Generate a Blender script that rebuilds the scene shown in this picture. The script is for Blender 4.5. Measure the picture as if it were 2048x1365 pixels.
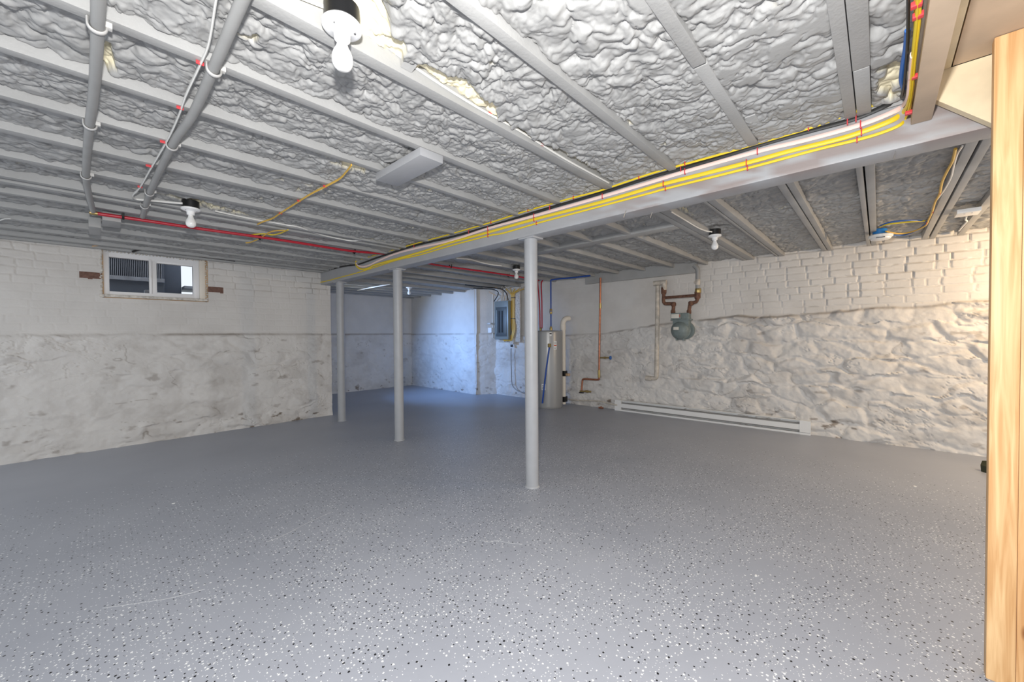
import bpy, bmesh, math, random
import numpy as np
from mathutils import Vector, Matrix

for o in list(bpy.data.objects):
    bpy.data.objects.remove(o, do_unlink=True)
SC = bpy.context.scene
COL = SC.collection
random.seed(7)

# ------------------------------------------------------------------ camera
FPX, YAW, PIT, ROL, CAMH = 777.627, math.radians(43.3299), math.radians(0.9509), math.radians(-0.3896), 1.2
_r = np.array([math.sin(YAW), -math.cos(YAW), 0.0])
_f = np.array([math.cos(YAW), math.sin(YAW), 0.0])
_u = np.array([0, 0, 1.0])
FW = _f * math.cos(PIT) - _u * math.sin(PIT)
_u2 = _u * math.cos(PIT) + _f * math.sin(PIT)
RT = _r * math.cos(ROL) + _u2 * math.sin(ROL)
UP = _u2 * math.cos(ROL) - _r * math.sin(ROL)
CAM = np.array([0, 0, CAMH])
cam_data = bpy.data.cameras.new('camera')
cam_data.sensor_width = 36.0
cam_data.lens = FPX / 2048 * 36.0
cam_data.clip_start = 0.02
cam = bpy.data.objects.new('camera', cam_data)
m3 = np.stack([RT, UP, -FW], axis=1)
cam.matrix_world = Matrix([list(m3[i]) + [CAM[i]] for i in range(3)] + [[0, 0, 0, 1]])
COL.objects.link(cam)
SC.camera = cam


def at(x, y, X=None, Y=None, Z=None):
    """surveying helper: the point of a known plane of the room behind a picture point"""
    d = RT * (x - 1024) / FPX - UP * (y - 682.5) / FPX + FW
    t = X / d[0] if X is not None else Y / d[1] if Y is not None else (Z - CAMH) / d[2]
    return CAM + t * d


# ------------------------------------------------------------------ light
w = bpy.data.worlds.new('world')
SC.world = w
w.use_nodes = True
wn = w.node_tree.nodes
wn['Background'].inputs['Color'].default_value = (0.90, 0.95, 1.0, 1)
wn['Background'].inputs['Strength'].default_value = 0.80


def lamp(name, kind, loc, energy, color=(1, 1, 1), size=0.05, rot=None, size_y=None):
    d = bpy.data.lights.new(name, kind)
    d.energy = energy
    d.color = color
    if kind == 'AREA':
        d.size = size
        if size_y:
            d.shape = 'RECTANGLE'
            d.size_y = size_y
    else:
        d.shadow_soft_size = size
    o = bpy.data.objects.new(name, d)
    o.location = loc
    if rot:
        o.rotation_euler = rot
    COL.objects.link(o)
    return o


# the photographer's flash, held a hand above the camera (its shadows are in the photograph)
lamp('camera_flash', 'POINT', (0.0, 0.05, 1.51), 145, (1.0, 0.985, 0.96), 0.035)
# the warm bulb in the stair well behind the stud
lamp('stair_lamp', 'POINT', (5.05, -1.55, 1.75), 58, (1.0, 0.70, 0.38), 0.05)

# daylight through the recess window: sky from above, sunlit ground from below
la = lamp('sky_through_recess_window', 'AREA', (2.22, 6.75, 1.90), 17, (0.24, 0.48, 1.0), 0.5, (0, math.radians(-71), math.radians(-10)), 0.35)
lb = lamp('ground_through_recess_window', 'AREA', (2.22, 6.75, 1.62), 2.2, (1.0, 0.93, 0.66), 0.5, (0, math.radians(-97), math.radians(-8)), 0.35)
la.data.spread = lb.data.spread = math.radians(70)

vs = SC.view_settings
vs.view_transform = 'Standard'
vs.look = 'None'
vs.gamma = 1.0
vs.use_curve_mapping = False
vs.exposure = 0.40


# ------------------------------------------------------------------ noise
def _hash(ix, iy, seed):
    h = (ix.astype(np.int64) * 374761393 + iy.astype(np.int64) * 668265263 + seed * 1442695041) & 0xFFFFFFFF
    h = ((h ^ (h >> 13)) * 1274126177) & 0xFFFFFFFF
    h = ((h ^ (h >> 16)) * 2246822519) & 0xFFFFFFFF
    return ((h ^ (h >> 15)) & 0xFFFFFF) / float(0xFFFFFF)


def vnoise(x, y, seed=0):
    ix, iy = np.floor(x), np.floor(y)
    fx, fy = x - ix, y - iy
    fx = fx * fx * fx * (fx * (fx * 6 - 15) + 10)
    fy = fy * fy * fy * (fy * (fy * 6 - 15) + 10)
    a, b = _hash(ix, iy, seed), _hash(ix + 1, iy, seed)
    c, d = _hash(ix, iy + 1, seed), _hash(ix + 1, iy + 1, seed)
    return (a + (b - a) * fx) * (1 - fy) + (c + (d - c) * fx) * fy


def fbm(x, y, seed=0, o=4):
    s = np.zeros_like(x)
    a, t = 0.5, 0.0
    for i in range(o):
        s += a * vnoise(x * 2 ** i + 17.3 * i, y * 2 ** i - 9.1 * i, seed + i)
        t += a
        a *= 0.5
    return s / t


def billow(x, y, s, seed, jit=0.95):
    """overlapping round blobs, 0 in the creases and 1 on the crowns"""
    x, y = x / s, y / s
    ix, iy = np.floor(x), np.floor(y)
    h = np.zeros_like(x)
    for dx in (-1, 0, 1):
        for dy in (-1, 0, 1):
            cx, cy = ix + dx, iy + dy
            px = cx + 0.5 + (_hash(cx, cy, seed) - 0.5) * jit
            py = cy + 0.5 + (_hash(cx, cy, seed + 1) - 0.5) * jit
            r = 0.62 + 0.5 * _hash(cx, cy, seed + 2)
            top = 0.55 + 0.45 * _hash(cx, cy, seed + 3)
            q = 1 - ((x - px) ** 2 + (y - py) ** 2) / (r * r)
            h = np.maximum(h, top * np.sqrt(np.maximum(q, 0)))
    return h


def cells(x, y, seed):
    """nearest cell: F1, F2, id"""
    ix, iy = np.floor(x), np.floor(y)
    f1 = np.full_like(x, 9.0)
    f2 = np.full_like(x, 9.0)
    cid = np.zeros(x.shape, np.int64)
    for dx in (-1, 0, 1):
        for dy in (-1, 0, 1):
            cx, cy = ix + dx, iy + dy
            px = cx + 0.5 + (_hash(cx, cy, seed) - 0.5) * 0.85
            py = cy + 0.5 + (_hash(cx, cy, seed + 1) - 0.5) * 0.85
            d = np.sqrt((x - px) ** 2 + (y - py) ** 2)
            i = ((cx + 500) * 1000 + cy + 500).astype(np.int64)
            new = d < f1
            f2 = np.where(new, f1, np.minimum(f2, d))
            cid = np.where(new, i, cid)
            f1 = np.where(new, d, f1)
    return f1, f2, cid


def sstep(a, b, x):
    t = np.clip((x - a) / (b - a), 0, 1)
    return t * t * (3 - 2 * t)


# ------------------------------------------------------------------ materials
MATS = {}


def mat(name, color, rough=0.6, metal=0.0, noise=0.0, nscale=8.0, bump=0.0, bscale=60.0, emit=None, spec=0.5, alpha=None):
    m = bpy.data.materials.new(name)
    m.use_nodes = True
    nt = m.node_tree
    b = nt.nodes['Principled BSDF']
    b.inputs['Roughness'].default_value = rough
    b.inputs['Metallic'].default_value = metal
    b.inputs['Specular IOR Level'].default_value = spec
    b.inputs['Base Color'].default_value = (*color, 1)
    geo = nt.nodes.new('ShaderNodeNewGeometry')
    if noise:
        n = nt.nodes.new('ShaderNodeTexNoise')
        n.inputs['Scale'].default_value = nscale
        n.inputs['Detail'].default_value = 5
        nt.links.new(geo.outputs['Position'], n.inputs['Vector'])
        r = nt.nodes.new('ShaderNodeValToRGB')
        r.color_ramp.elements[0].position = 0.3
        r.color_ramp.elements[1].position = 0.7
        r.color_ramp.elements[0].color = (*[c * (1 - noise) for c in color], 1)
        r.color_ramp.elements[1].color = (*[min(1, c * (1 + noise * 0.6)) for c in color], 1)
        nt.links.new(n.outputs['Fac'], r.inputs['Fac'])
        nt.links.new(r.outputs['Color'], b.inputs['Base Color'])
    if bump:
        n2 = nt.nodes.new('ShaderNodeTexNoise')
        n2.inputs['Scale'].default_value = bscale
        n2.inputs['Detail'].default_value = 6
        nt.links.new(geo.outputs['Position'], n2.inputs['Vector'])
        bp = nt.nodes.new('ShaderNodeBump')
        bp.inputs['Strength'].default_value = bump
        bp.inputs['Distance'].default_value = 0.01
        nt.links.new(n2.outputs['Fac'], bp.inputs['Height'])
        nt.links.new(bp.outputs['Normal'], b.inputs['Normal'])
    if emit:
        b.inputs['Emission Color'].default_value = (*color, 1)
        b.inputs['Emission Strength'].default_value = emit
    MATS[name] = m
    return m


def attr_mix(m, attr, color2, lo=0.0, hi=1.0):
    """mix a second colour over a material where the mesh attribute says so"""
    nt = m.node_tree
    b = nt.nodes['Principled BSDF']
    at_ = nt.nodes.new('ShaderNodeAttribute')
    at_.attribute_name = attr
    mr = nt.nodes.new('ShaderNodeMapRange')
    mr.inputs['From Min'].default_value = lo
    mr.inputs['From Max'].default_value = hi
    nt.links.new(at_.outputs['Fac'], mr.inputs['Value'])
    mx = nt.nodes.new('ShaderNodeMix')
    mx.data_type = 'RGBA'
    if b.inputs['Base Color'].links:
        nt.links.new(b.inputs['Base Color'].links[0].from_socket, mx.inputs[6])
    else:
        mx.inputs[6].default_value = b.inputs['Base Color'].default_value
    mx.inputs[7].default_value = (*color2, 1)
    nt.links.new(mr.outputs['Result'], mx.inputs[0])
    nt.links.new(mx.outputs[2], b.inputs['Base Color'])


mat('joist_paint', (0.40, 0.40, 0.395), 0.55, noise=0.10, nscale=5, bump=0.12, bscale=90)
mat('beam_paint', (0.40, 0.405, 0.42), 0.5, noise=0.06, nscale=4, bump=0.08, bscale=60)
attr_mix(MATS['beam_paint'], 'raw', (0.30, 0.255, 0.245))
mat('post_paint', (0.40, 0.41, 0.43), 0.38, noise=0.05, nscale=12, bump=0.05, bscale=120)
mat('foam', (0.38, 0.38, 0.375), 0.5, noise=0.14, nscale=6, bump=0.12, bscale=55)
attr_mix(MATS['foam'], 'bare', (0.86, 0.79, 0.58))
mat('wall_paint', (0.72, 0.695, 0.665), 0.75, noise=0.07, nscale=3.0, bump=0.25, bscale=35)
attr_mix(MATS['wall_paint'], 'dirt_joints', (0.16, 0.115, 0.08))
mat('wall_paint_far', (0.70, 0.695, 0.69), 0.75, noise=0.06, nscale=3.0, bump=0.25, bscale=30)
attr_mix(MATS['wall_paint_far'], 'dirt_joints', (0.20, 0.16, 0.13))
mat('bare_brick', (0.20, 0.11, 0.085), 0.85, noise=0.3, nscale=40)
mat('raw_lumber', (0.60, 0.42, 0.26), 0.7, noise=0.3, nscale=7, bump=0.1)
mat('plywood', (0.56, 0.43, 0.31), 0.65, noise=0.22, nscale=4)
mat('cream_wood', (0.80, 0.68, 0.47), 0.55, noise=0.15, nscale=9)
mat('white_trim', (0.85, 0.84, 0.82), 0.4)
mat('vinyl', (0.86, 0.86, 0.87), 0.35)
mat('white_plastic', (0.86, 0.85, 0.83), 0.35)
mat('porcelain', (0.90, 0.90, 0.90), 0.25)
mat('bulb_glass', (0.88, 0.88, 0.87), 0.25)
mat('black_plastic', (0.012, 0.012, 0.013), 0.4)
mat('black_cable', (0.022, 0.022, 0.022), 0.5)
mat('yellow_cable', (0.84, 0.62, 0.03), 0.45)
mat('amber_cable', (0.72, 0.44, 0.07), 0.45)
mat('pink_cable', (0.90, 0.68, 0.62), 0.5)
mat('white_cable', (0.80, 0.79, 0.76), 0.5)
mat('tan_cable', (0.72, 0.50, 0.30), 0.5)
mat('grey_cable', (0.33, 0.33, 0.33), 0.55)
mat('blue_cable', (0.03, 0.13, 0.42), 0.45)
mat('red_staple', (0.62, 0.05, 0.06), 0.45)
mat('red_pipe', (0.50, 0.022, 0.040), 0.32)
mat('blue_pipe', (0.015, 0.075, 0.36), 0.35)
mat('copper', (0.48, 0.20, 0.12), 0.38, 0.75, noise=0.3, nscale=25)
mat('brass', (0.48, 0.36, 0.15), 0.4, 0.8)
mat('rusty_iron', (0.20, 0.10, 0.065), 0.75, 0.2, noise=0.45, nscale=30, bump=0.4, bscale=150)
mat('old_pipe_paint', (0.62, 0.56, 0.48), 0.6, noise=0.25, nscale=18, bump=0.2)
mat('grey_pipe_paint', (0.34, 0.34, 0.335), 0.5, noise=0.06, nscale=10)
mat('strap_white', (0.62, 0.61, 0.59), 0.5)
mat('meter_grey', (0.20, 0.24, 0.235), 0.5, 0.1, noise=0.15, nscale=20)
mat('meter_dial', (0.74, 0.70, 0.62), 0.4)
mat('dial_red', (0.55, 0.12, 0.08), 0.5)
mat('panel_grey', (0.27, 0.30, 0.295), 0.4, 0.2)
mat('panel_inner', (0.10, 0.115, 0.12), 0.45, 0.2)
mat('heater_shell', (0.37, 0.37, 0.37), 0.33, 0.25)
mat('heater_cap', (0.16, 0.16, 0.16), 0.45)
mat('label_white', (0.84, 0.84, 0.83), 0.5)
mat('label_red', (0.65, 0.10, 0.04), 0.5)
mat('label_ink', (0.06, 0.06, 0.06), 0.6)
mat('pvc', (0.80, 0.74, 0.65), 0.4)
mat('baseboard_white', (0.82, 0.82, 0.81), 0.4)
mat('heater_fin', (0.30, 0.29, 0.28), 0.5, 0.4)
mat('blue_box', (0.02, 0.22, 0.60), 0.4)
mat('steel', (0.55, 0.55, 0.55), 0.35, 0.9)
mat('exterior_dark', (0.12, 0.14, 0.18), 0.6)
mat('exterior_grey', (0.35, 0.37, 0.42), 0.7, noise=0.25, nscale=10)
mat('exterior_ground', (0.55, 0.55, 0.50), 0.9, noise=0.35, nscale=14)
mat('subfloor', (0.30, 0.29, 0.28), 0.8)
mat('concrete_dust', (0.70, 0.66, 0.60), 0.9, noise=0.3, nscale=40)
mat('offcut_green', (0.035, 0.04, 0.02), 0.6)


def glass_mat():
    m = bpy.data.materials.new('window_glass')
    m.use_nodes = True
    b = m.node_tree.nodes['Principled BSDF']
    b.inputs['Base Color'].default_value = (0.95, 0.97, 1, 1)
    b.inputs['Roughness'].default_value = 0.0
    b.inputs['Transmission Weight'].default_value = 1.0
    b.inputs['IOR'].default_value = 1.02
    MATS['window_glass'] = m


glass_mat()


def pine_mat():
    m = bpy.data.materials.new('pine')
    m.use_nodes = True
    nt = m.node_tree
    b = nt.nodes['Principled BSDF']
    b.inputs['Roughness'].default_value = 0.5
    tc = nt.nodes.new('ShaderNodeNewGeometry')
    mp = nt.nodes.new('ShaderNodeMapping')
    mp.inputs['Scale'].default_value = (22, 22, 1.1)
    nt.links.new(tc.outputs['Position'], mp.inputs['Vector'])
    n = nt.nodes.new('ShaderNodeTexNoise')
    n.inputs['Scale'].default_value = 2.2
    n.inputs['Detail'].default_value = 4
    n.inputs['Distortion'].default_value = 0.7
    nt.links.new(mp.outputs['Vector'], n.inputs['Vector'])
    r = nt.nodes.new('ShaderNodeValToRGB')
    e = r.color_ramp.elements
    e[0].position, e[0].color = 0.36, (0.60, 0.33, 0.135, 1)
    e[1].position, e[1].color = 0.62, (0.80, 0.53, 0.27, 1)
    nt.links.new(n.outputs['Fac'], r.inputs['Fac'])
    # knots: small dark ellipses scattered in the grain
    mp2 = nt.nodes.new('ShaderNodeMapping')
    mp2.inputs['Scale'].default_value = (9, 9, 3.6)
    nt.links.new(tc.outputs['Position'], mp2.inputs['Vector'])
    v = nt.nodes.new('ShaderNodeTexVoronoi')
    v.inputs['Scale'].default_value = 1.0
    nt.links.new(mp2.outputs['Vector'], v.inputs['Vector'])
    mr = nt.nodes.new('ShaderNodeMapRange')
    mr.inputs['From Min'].default_value = 0.12
    mr.inputs['From Max'].default_value = 0.05
    nt.links.new(v.outputs['Distance'], mr.inputs['Value'])
    mx = nt.nodes.new('ShaderNodeMix')
    mx.data_type = 'RGBA'
    nt.links.new(mr.outputs['Result'], mx.inputs[0])
    nt.links.new(r.outputs['Color'], mx.inputs[6])
    mx.inputs[7].default_value = (0.26, 0.10, 0.03, 1)
    nt.links.new(mx.outputs[2], b.inputs['Base Color'])
    MATS['pine'] = m


pine_mat()


def floor_mat():
    m = bpy.data.materials.new('epoxy_floor')
    m.use_nodes = True
    nt = m.node_tree
    L = nt.links.new
    N = nt.nodes.new
    b = nt.nodes['Principled BSDF']
    geo = N('ShaderNodeNewGeometry')
    base = N('ShaderNodeTexNoise')
    base.inputs['Scale'].default_value = 1.3
    base.inputs['Detail'].default_value = 4
    L(geo.outputs['Position'], base.inputs['Vector'])
    r = N('ShaderNodeValToRGB')
    e = r.color_ramp.elements
    e[0].position, e[0].color = 0.3, (0.36, 0.38, 0.435, 1)
    e[1].position, e[1].color = 0.7, (0.41, 0.43, 0.485, 1)
    L(base.outputs['Fac'], r.inputs['Fac'])
    # where the flakes were thrown: patchy, none along the walls
    dens = N('ShaderNodeTexNoise')
    dens.inputs['Scale'].default_value = 3.2
    dens.inputs['Detail'].default_value = 3
    L(geo.outputs['Position'], dens.inputs['Vector'])
    sx = N('ShaderNodeSeparateXYZ')
    L(geo.outputs['Position'], sx.inputs[0])

    def rng(sock, a, c):
        q = N('ShaderNodeMapRange')
        q.inputs['From Min'].default_value = a
        q.inputs['From Max'].default_value = c
        L(sock, q.inputs['Value'])
        return q.outputs['Result']

    def mul(s1, s2, op='MULTIPLY'):
        q = N('ShaderNodeMath')
        q.operation = op
        for i, s in enumerate((s1, s2)):
            if isinstance(s, (int, float)):
                q.inputs[i].default_value = s
            else:
                L(s, q.inputs[i])
        return q.outputs[0]

    d0 = mul(mul(rng(dens.outputs['Fac'], 0.30, 0.64), 0.85), 0.15, 'ADD')
    d1 = mul(d0, rng(sx.outputs['Y'], 4.6, 2.6))
    dmask = mul(d1, rng(sx.outputs['X'], 4.9, 3.2))
    col = r.outputs['Color']
    warp = N('ShaderNodeTexNoise')
    warp.inputs['Scale'].default_value = 160
    L(geo.outputs['Position'], warp.inputs['Vector'])
    wv = N('ShaderNodeVectorMath')
    wv.operation = 'MULTIPLY_ADD'
    L(warp.outputs['Color'], wv.inputs[0])
    wv.inputs[1].default_value = (0.006, 0.006, 0)
    L(geo.outputs['Position'], wv.inputs[2])
    for scale, rad, keep, colour, off in ((42, 0.135, 0.52, (0.015, 0.015, 0.017, 1), 3.1), (46, 0.145, 0.62, (0.88, 0.89, 0.90, 1), 0.0), (85, 0.135, 0.40, (0.82, 0.83, 0.85, 1), 7.7)):
        mp = N('ShaderNodeMapping')
        mp.inputs['Location'].default_value = (off, off * 1.7, 0)
        mp.inputs['Scale'].default_value = (1, 1, 0)
        L(wv.outputs[0], mp.inputs['Vector'])
        v = N('ShaderNodeTexVoronoi')
        v.voronoi_dimensions = '2D'
        v.inputs['Scale'].default_value = scale
        L(mp.outputs['Vector'], v.inputs['Vector'])
        sc = N('ShaderNodeSeparateColor')
        L(v.outputs['Color'], sc.inputs[0])
        sel = mul(sc.outputs[0], mul(dmask, keep), 'LESS_THAN')
        size = mul(mul(sc.outputs[1], 0.9), 0.5, 'ADD')
        inside = mul(v.outputs['Distance'], mul(size, rad), 'LESS_THAN')
        mx = N('ShaderNodeMix')
        mx.data_type = 'RGBA'
        L(mul(sel, inside), mx.inputs[0])
        L(col, mx.inputs[6])
        mx.inputs[7].default_value = colour
        col = mx.outputs[2]
    L(col, b.inputs['Base Color'])
    b.inputs['Roughness'].default_value = 0.42
    rn = N('ShaderNodeTexNoise')
    rn.inputs['Scale'].default_value = 18
    rn.inputs['Detail'].default_value = 6
    L(geo.outputs['Position'], rn.inputs['Vector'])
    bp = N('ShaderNodeBump')
    bp.inputs['Strength'].default_value = 0.12
    bp.inputs['Distance'].default_value = 0.01
    L(rn.outputs['Fac'], bp.inputs['Height'])
    L(bp.outputs['Normal'], b.inputs['Normal'])
    MATS['epoxy_floor'] = m


floor_mat()


# ------------------------------------------------------------------ mesh helpers
def fast_mesh(name, V, F, smooth=True, normals=None, attrs=None):
    """quads from numpy arrays"""
    me = bpy.data.meshes.new(name)
    V = np.ascontiguousarray(V, np.float32)
    F = np.ascontiguousarray(F, np.int32)
    k = F.shape[1]
    me.vertices.add(len(V))
    me.vertices.foreach_set('co', V.ravel())
    me.loops.add(F.size)
    me.loops.foreach_set('vertex_index', F.ravel())
    me.polygons.add(len(F))
    me.polygons.foreach_set('loop_start', np.arange(0, F.size, k, dtype=np.int32))
    me.polygons.foreach_set('loop_total', np.full(len(F), k, np.int32))
    me.update(calc_edges=True)
    me.polygons.foreach_set('use_smooth', np.full(len(F), smooth, bool))
    if attrs:
        for an, av in attrs.items():
            a = me.attributes.new(an, 'FLOAT', 'POINT')
            a.data.foreach_set('value', np.ascontiguousarray(av, np.float32))
    if normals is not None:
        me.normals_split_custom_set_from_vertices(normals.tolist())
    return me


class G:
    """a little shape collector in world coordinates"""

    def __init__(s):
        s.v, s.f = [], []

    def add(s, vs, fs):
        n = len(s.v)
        s.v += [tuple(float(c) for c in p) for p in vs]
        s.f += [tuple(i + n for i in f) for f in fs]
        return s

    def box(s, lo, hi, bev=0.0, rot=None, piv=None):
        bm = bmesh.new()
        bmesh.ops.create_cube(bm, size=1)
        lo, hi = np.array(lo, float), np.array(hi, float)
        c, d = (lo + hi) / 2, hi - lo
        for v in bm.verts:
            v.co = Vector((c[0] + v.co.x * d[0], c[1] + v.co.y * d[1], c[2] + v.co.z * d[2]))
        if bev:
            bmesh.ops.bevel(bm, geom=list(bm.edges), offset=bev, segments=2, affect='EDGES', profile=0.6)
        if rot is not None:
            bmesh.ops.rotate(bm, verts=bm.verts, cent=Vector(piv if piv is not None else c), matrix=rot)
        bm.verts.index_update()
        s.add([v.co for v in bm.verts], [[v.index for v in f.verts] for f in bm.faces])
        bm.free()
        return s

    def tube(s, pts, r, n=10, smooth=True, flat=None, caps=True, sub=4):
        P = [np.array(p, float) for p in pts]
        if smooth and len(P) > 2:
            Q = []
            E = [2 * P[0] - P[1]] + P + [2 * P[-1] - P[-2]]
            for i in range(1, len(E) - 2):
                for k in range(sub):
                    t = k / sub
                    a, b, c, d = E[i - 1], E[i], E[i + 1], E[i + 2]
                    Q.append(0.5 * ((2 * b) + (c - a) * t + (2 * a - 5 * b + 4 * c - d) * t * t + (3 * b - a - 3 * c + d) * t ** 3))
            Q.append(P[-1])
            P = Q
        T = []
        for i in range(len(P)):
            d = P[min(i + 1, len(P) - 1)] - P[max(i - 1, 0)]
            T.append(d / (np.linalg.norm(d) + 1e-9))
        ref = np.array([0, 0, 1.0]) if abs(T[0][2]) < 0.9 else np.array([1.0, 0, 0])
        vs_, fs = [], []
        for i, p in enumerate(P):
            if flat is not None:
                a = np.array(flat, float)
                a = a - T[i] * (a @ T[i])
                a = a / (np.linalg.norm(a) + 1e-9)
            else:
                a = ref - T[i] * (ref @ T[i])
                a = a / (np.linalg.norm(a) + 1e-9)
                ref = a
            b = np.cross(T[i], a)
            ra, rb = (r, r) if np.isscalar(r) else r
            for k in range(n):
                t = 2 * math.pi * k / n
                vs_.append(p + a * ra * math.cos(t) + b * rb * math.sin(t))
        for i in range(len(P) - 1):
            for k in range(n):
                fs.append((i * n + k, i * n + (k + 1) % n, (i + 1) * n + (k + 1) % n, (i + 1) * n + k))
        if caps:
            fs.append(tuple(range(n))[::-1])
            fs.append(tuple((len(P) - 1) * n + k for k in range(n)))
        return s.add(vs_, fs)

    def lathe(s, base, prof, axis=(0, 0, 1), n=24):
        """prof: (radius, height) along axis from base"""
        base = np.array(base, float)
        ax = np.array(axis, float)
        ax /= np.linalg.norm(ax)
        e = np.array([1.0, 0, 0]) if abs(ax[0]) < 0.9 else np.array([0, 1.0, 0])
        a = e - ax * (e @ ax)
        a /= np.linalg.norm(a)
        b = np.cross(ax, a)
        vs_, fs = [], []
        for r, h in prof:
            for k in range(n):
                t = 2 * math.pi * k / n
                vs_.append(base + ax * h + (a * math.cos(t) + b * math.sin(t)) * max(r, 1e-4))
        for i in range(len(prof) - 1):
            for k in range(n):
                fs.append((i * n + k, i * n + (k + 1) % n, (i + 1) * n + (k + 1) % n, (i + 1) * n + k))
        fs.append(tuple(range(n))[::-1])
        fs.append(tuple((len(prof) - 1) * n + k for k in range(n)))
        return s.add(vs_, fs)

    def prism(s, poly, off):
        """poly: 3-d points of one face, off: extrusion vector"""
        n = len(poly)
        off = np.array(off, float)
        top = [np.array(p, float) + off for p in poly]
        fs = [tuple(range(n)), tuple(range(2 * n - 1, n - 1, -1))]
        for i in range(n):
            j = (i + 1) % n
            fs.append((j, i, n + i, n + j))
        return s.add(list(poly) + top, fs)

    def mesh(s, name, origin=(0, 0, 0), angle=38):
        me = bpy.data.meshes.new(name)
        o = np.array(origin, float)
        me.from_pydata([tuple(np.array(p) - o) for p in s.v], [], s.f)
        bm = bmesh.new()
        bm.from_mesh(me)
        bmesh.ops.recalc_face_normals(bm, faces=bm.faces)
        bm.to_mesh(me)
        bm.free()
        me.polygons.foreach_set('use_smooth', np.full(len(me.polygons), True, bool))
        me.set_sharp_from_angle(angle=math.radians(angle))
        return me


def world_loc(o):
    v = np.zeros(3)
    while o is not None:
        v += np.array(o.location)
        o = o.parent
    return v


def tag(o, label=None, cat=None, group=None, kind=None):
    for k, v in (('label', label), ('category', cat), ('group', group), ('kind', kind)):
        if v:
            o[k] = v
    return o


def thing(name, label, cat, loc, group=None):
    o = bpy.data.objects.new(name, None)
    o.empty_display_size = 0.05
    o.location = tuple(float(c) for c in loc)
    COL.objects.link(o)
    return tag(o, label, cat, group)


def part(parent, name, g, m, label=None, loc=None):
    """mesh object from a collector; parent None makes it top-level"""
    base = world_loc(parent) if parent is not None else np.zeros(3)
    org = np.array(loc, float) if loc is not None else base
    o = bpy.data.objects.new(name, g.mesh(name, org))
    o.data.materials.append(MATS[m])
    o.location = tuple(org - base)
    COL.objects.link(o)
    if parent is not None:
        o.parent = parent
    if label:
        o['label'] = label
    return o


def single(name, g, m, label, cat, loc, group=None):
    return tag(part(None, name, g, m, loc=loc), label, cat, group)


def structure(name, g, m, label, cat=None):
    return tag(part(None, name, g, m), label, cat or name.split('_')[0], kind='structure')


# ------------------------------------------------------------------ floor
g = G().box((-3.0, -3.0, -0.12), (6.2, 8.7, 0.0))
floor = structure('floor', g, 'epoxy_floor', 'grey epoxy basement floor sprinkled with black and white paint flakes', 'floor')


def crack(px, wd, m):
    pts = [at(x, y, Z=0.0012) for x, y in px]
    g = G()
    g.tube(pts, (wd, 0.0010), n=6, flat=(1, 0, 0))
    part(floor, 'floor_crack', g, m)


mat('floor_scratch', (0.55, 0.56, 0.58), 0.5)
crack([(664, 1024), (640, 1035), (610, 1049), (570, 1070), (536, 1084)], 0.0018, 'floor_scratch')
crack([(410, 1179), (370, 1190), (330, 1199), (290, 1205), (250, 1211), (205, 1217)], 0.0016, 'floor_scratch')
crack([(962, 1080), (976, 1085), (995, 1082), (1020, 1087), (1045, 1089)], 0.0016, 'floor_scratch')
for x, y, s in ((347, 1008, 0.010), (1830, 974, 0.016), (1512, 1153, 0.009)):
    p = at(x, y, Z=0)
    g = G()
    poly = [(p[0] + s * math.cos(t) * (1 + 0.4 * math.sin(3 * t)), p[1] + 0.6 * s * math.sin(t), 0.0005) for t in np.linspace(0, 2 * math.pi, 9)[:-1]]
    g.prism(poly, (0, 0, 0.003))
    single('foam_crumb', g, 'label_white', {347: 'white crumb lying on the floor near the left wall', 1830: 'pale chip lying on the floor before the right wall', 1512: 'small white crumb on the flaked floor right of the posts'}[x], 'crumb', p)


# ------------------------------------------------------------------ walls as relief
def brick_rows(u0, u1, z0, ch, seed, rows):
    rnd = random.Random(seed)
    out = []
    for r in range(rows):
        e = [u0 - rnd.uniform(0.0, 0.21)]
        while e[-1] < u1:
            L = rnd.choice([0.205, 0.21, 0.215, 0.20, 0.21, 0.105]) * rnd.uniform(0.95, 1.05)
            e.append(e[-1] + L)
        out.append(np.array(e))
    return out


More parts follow.
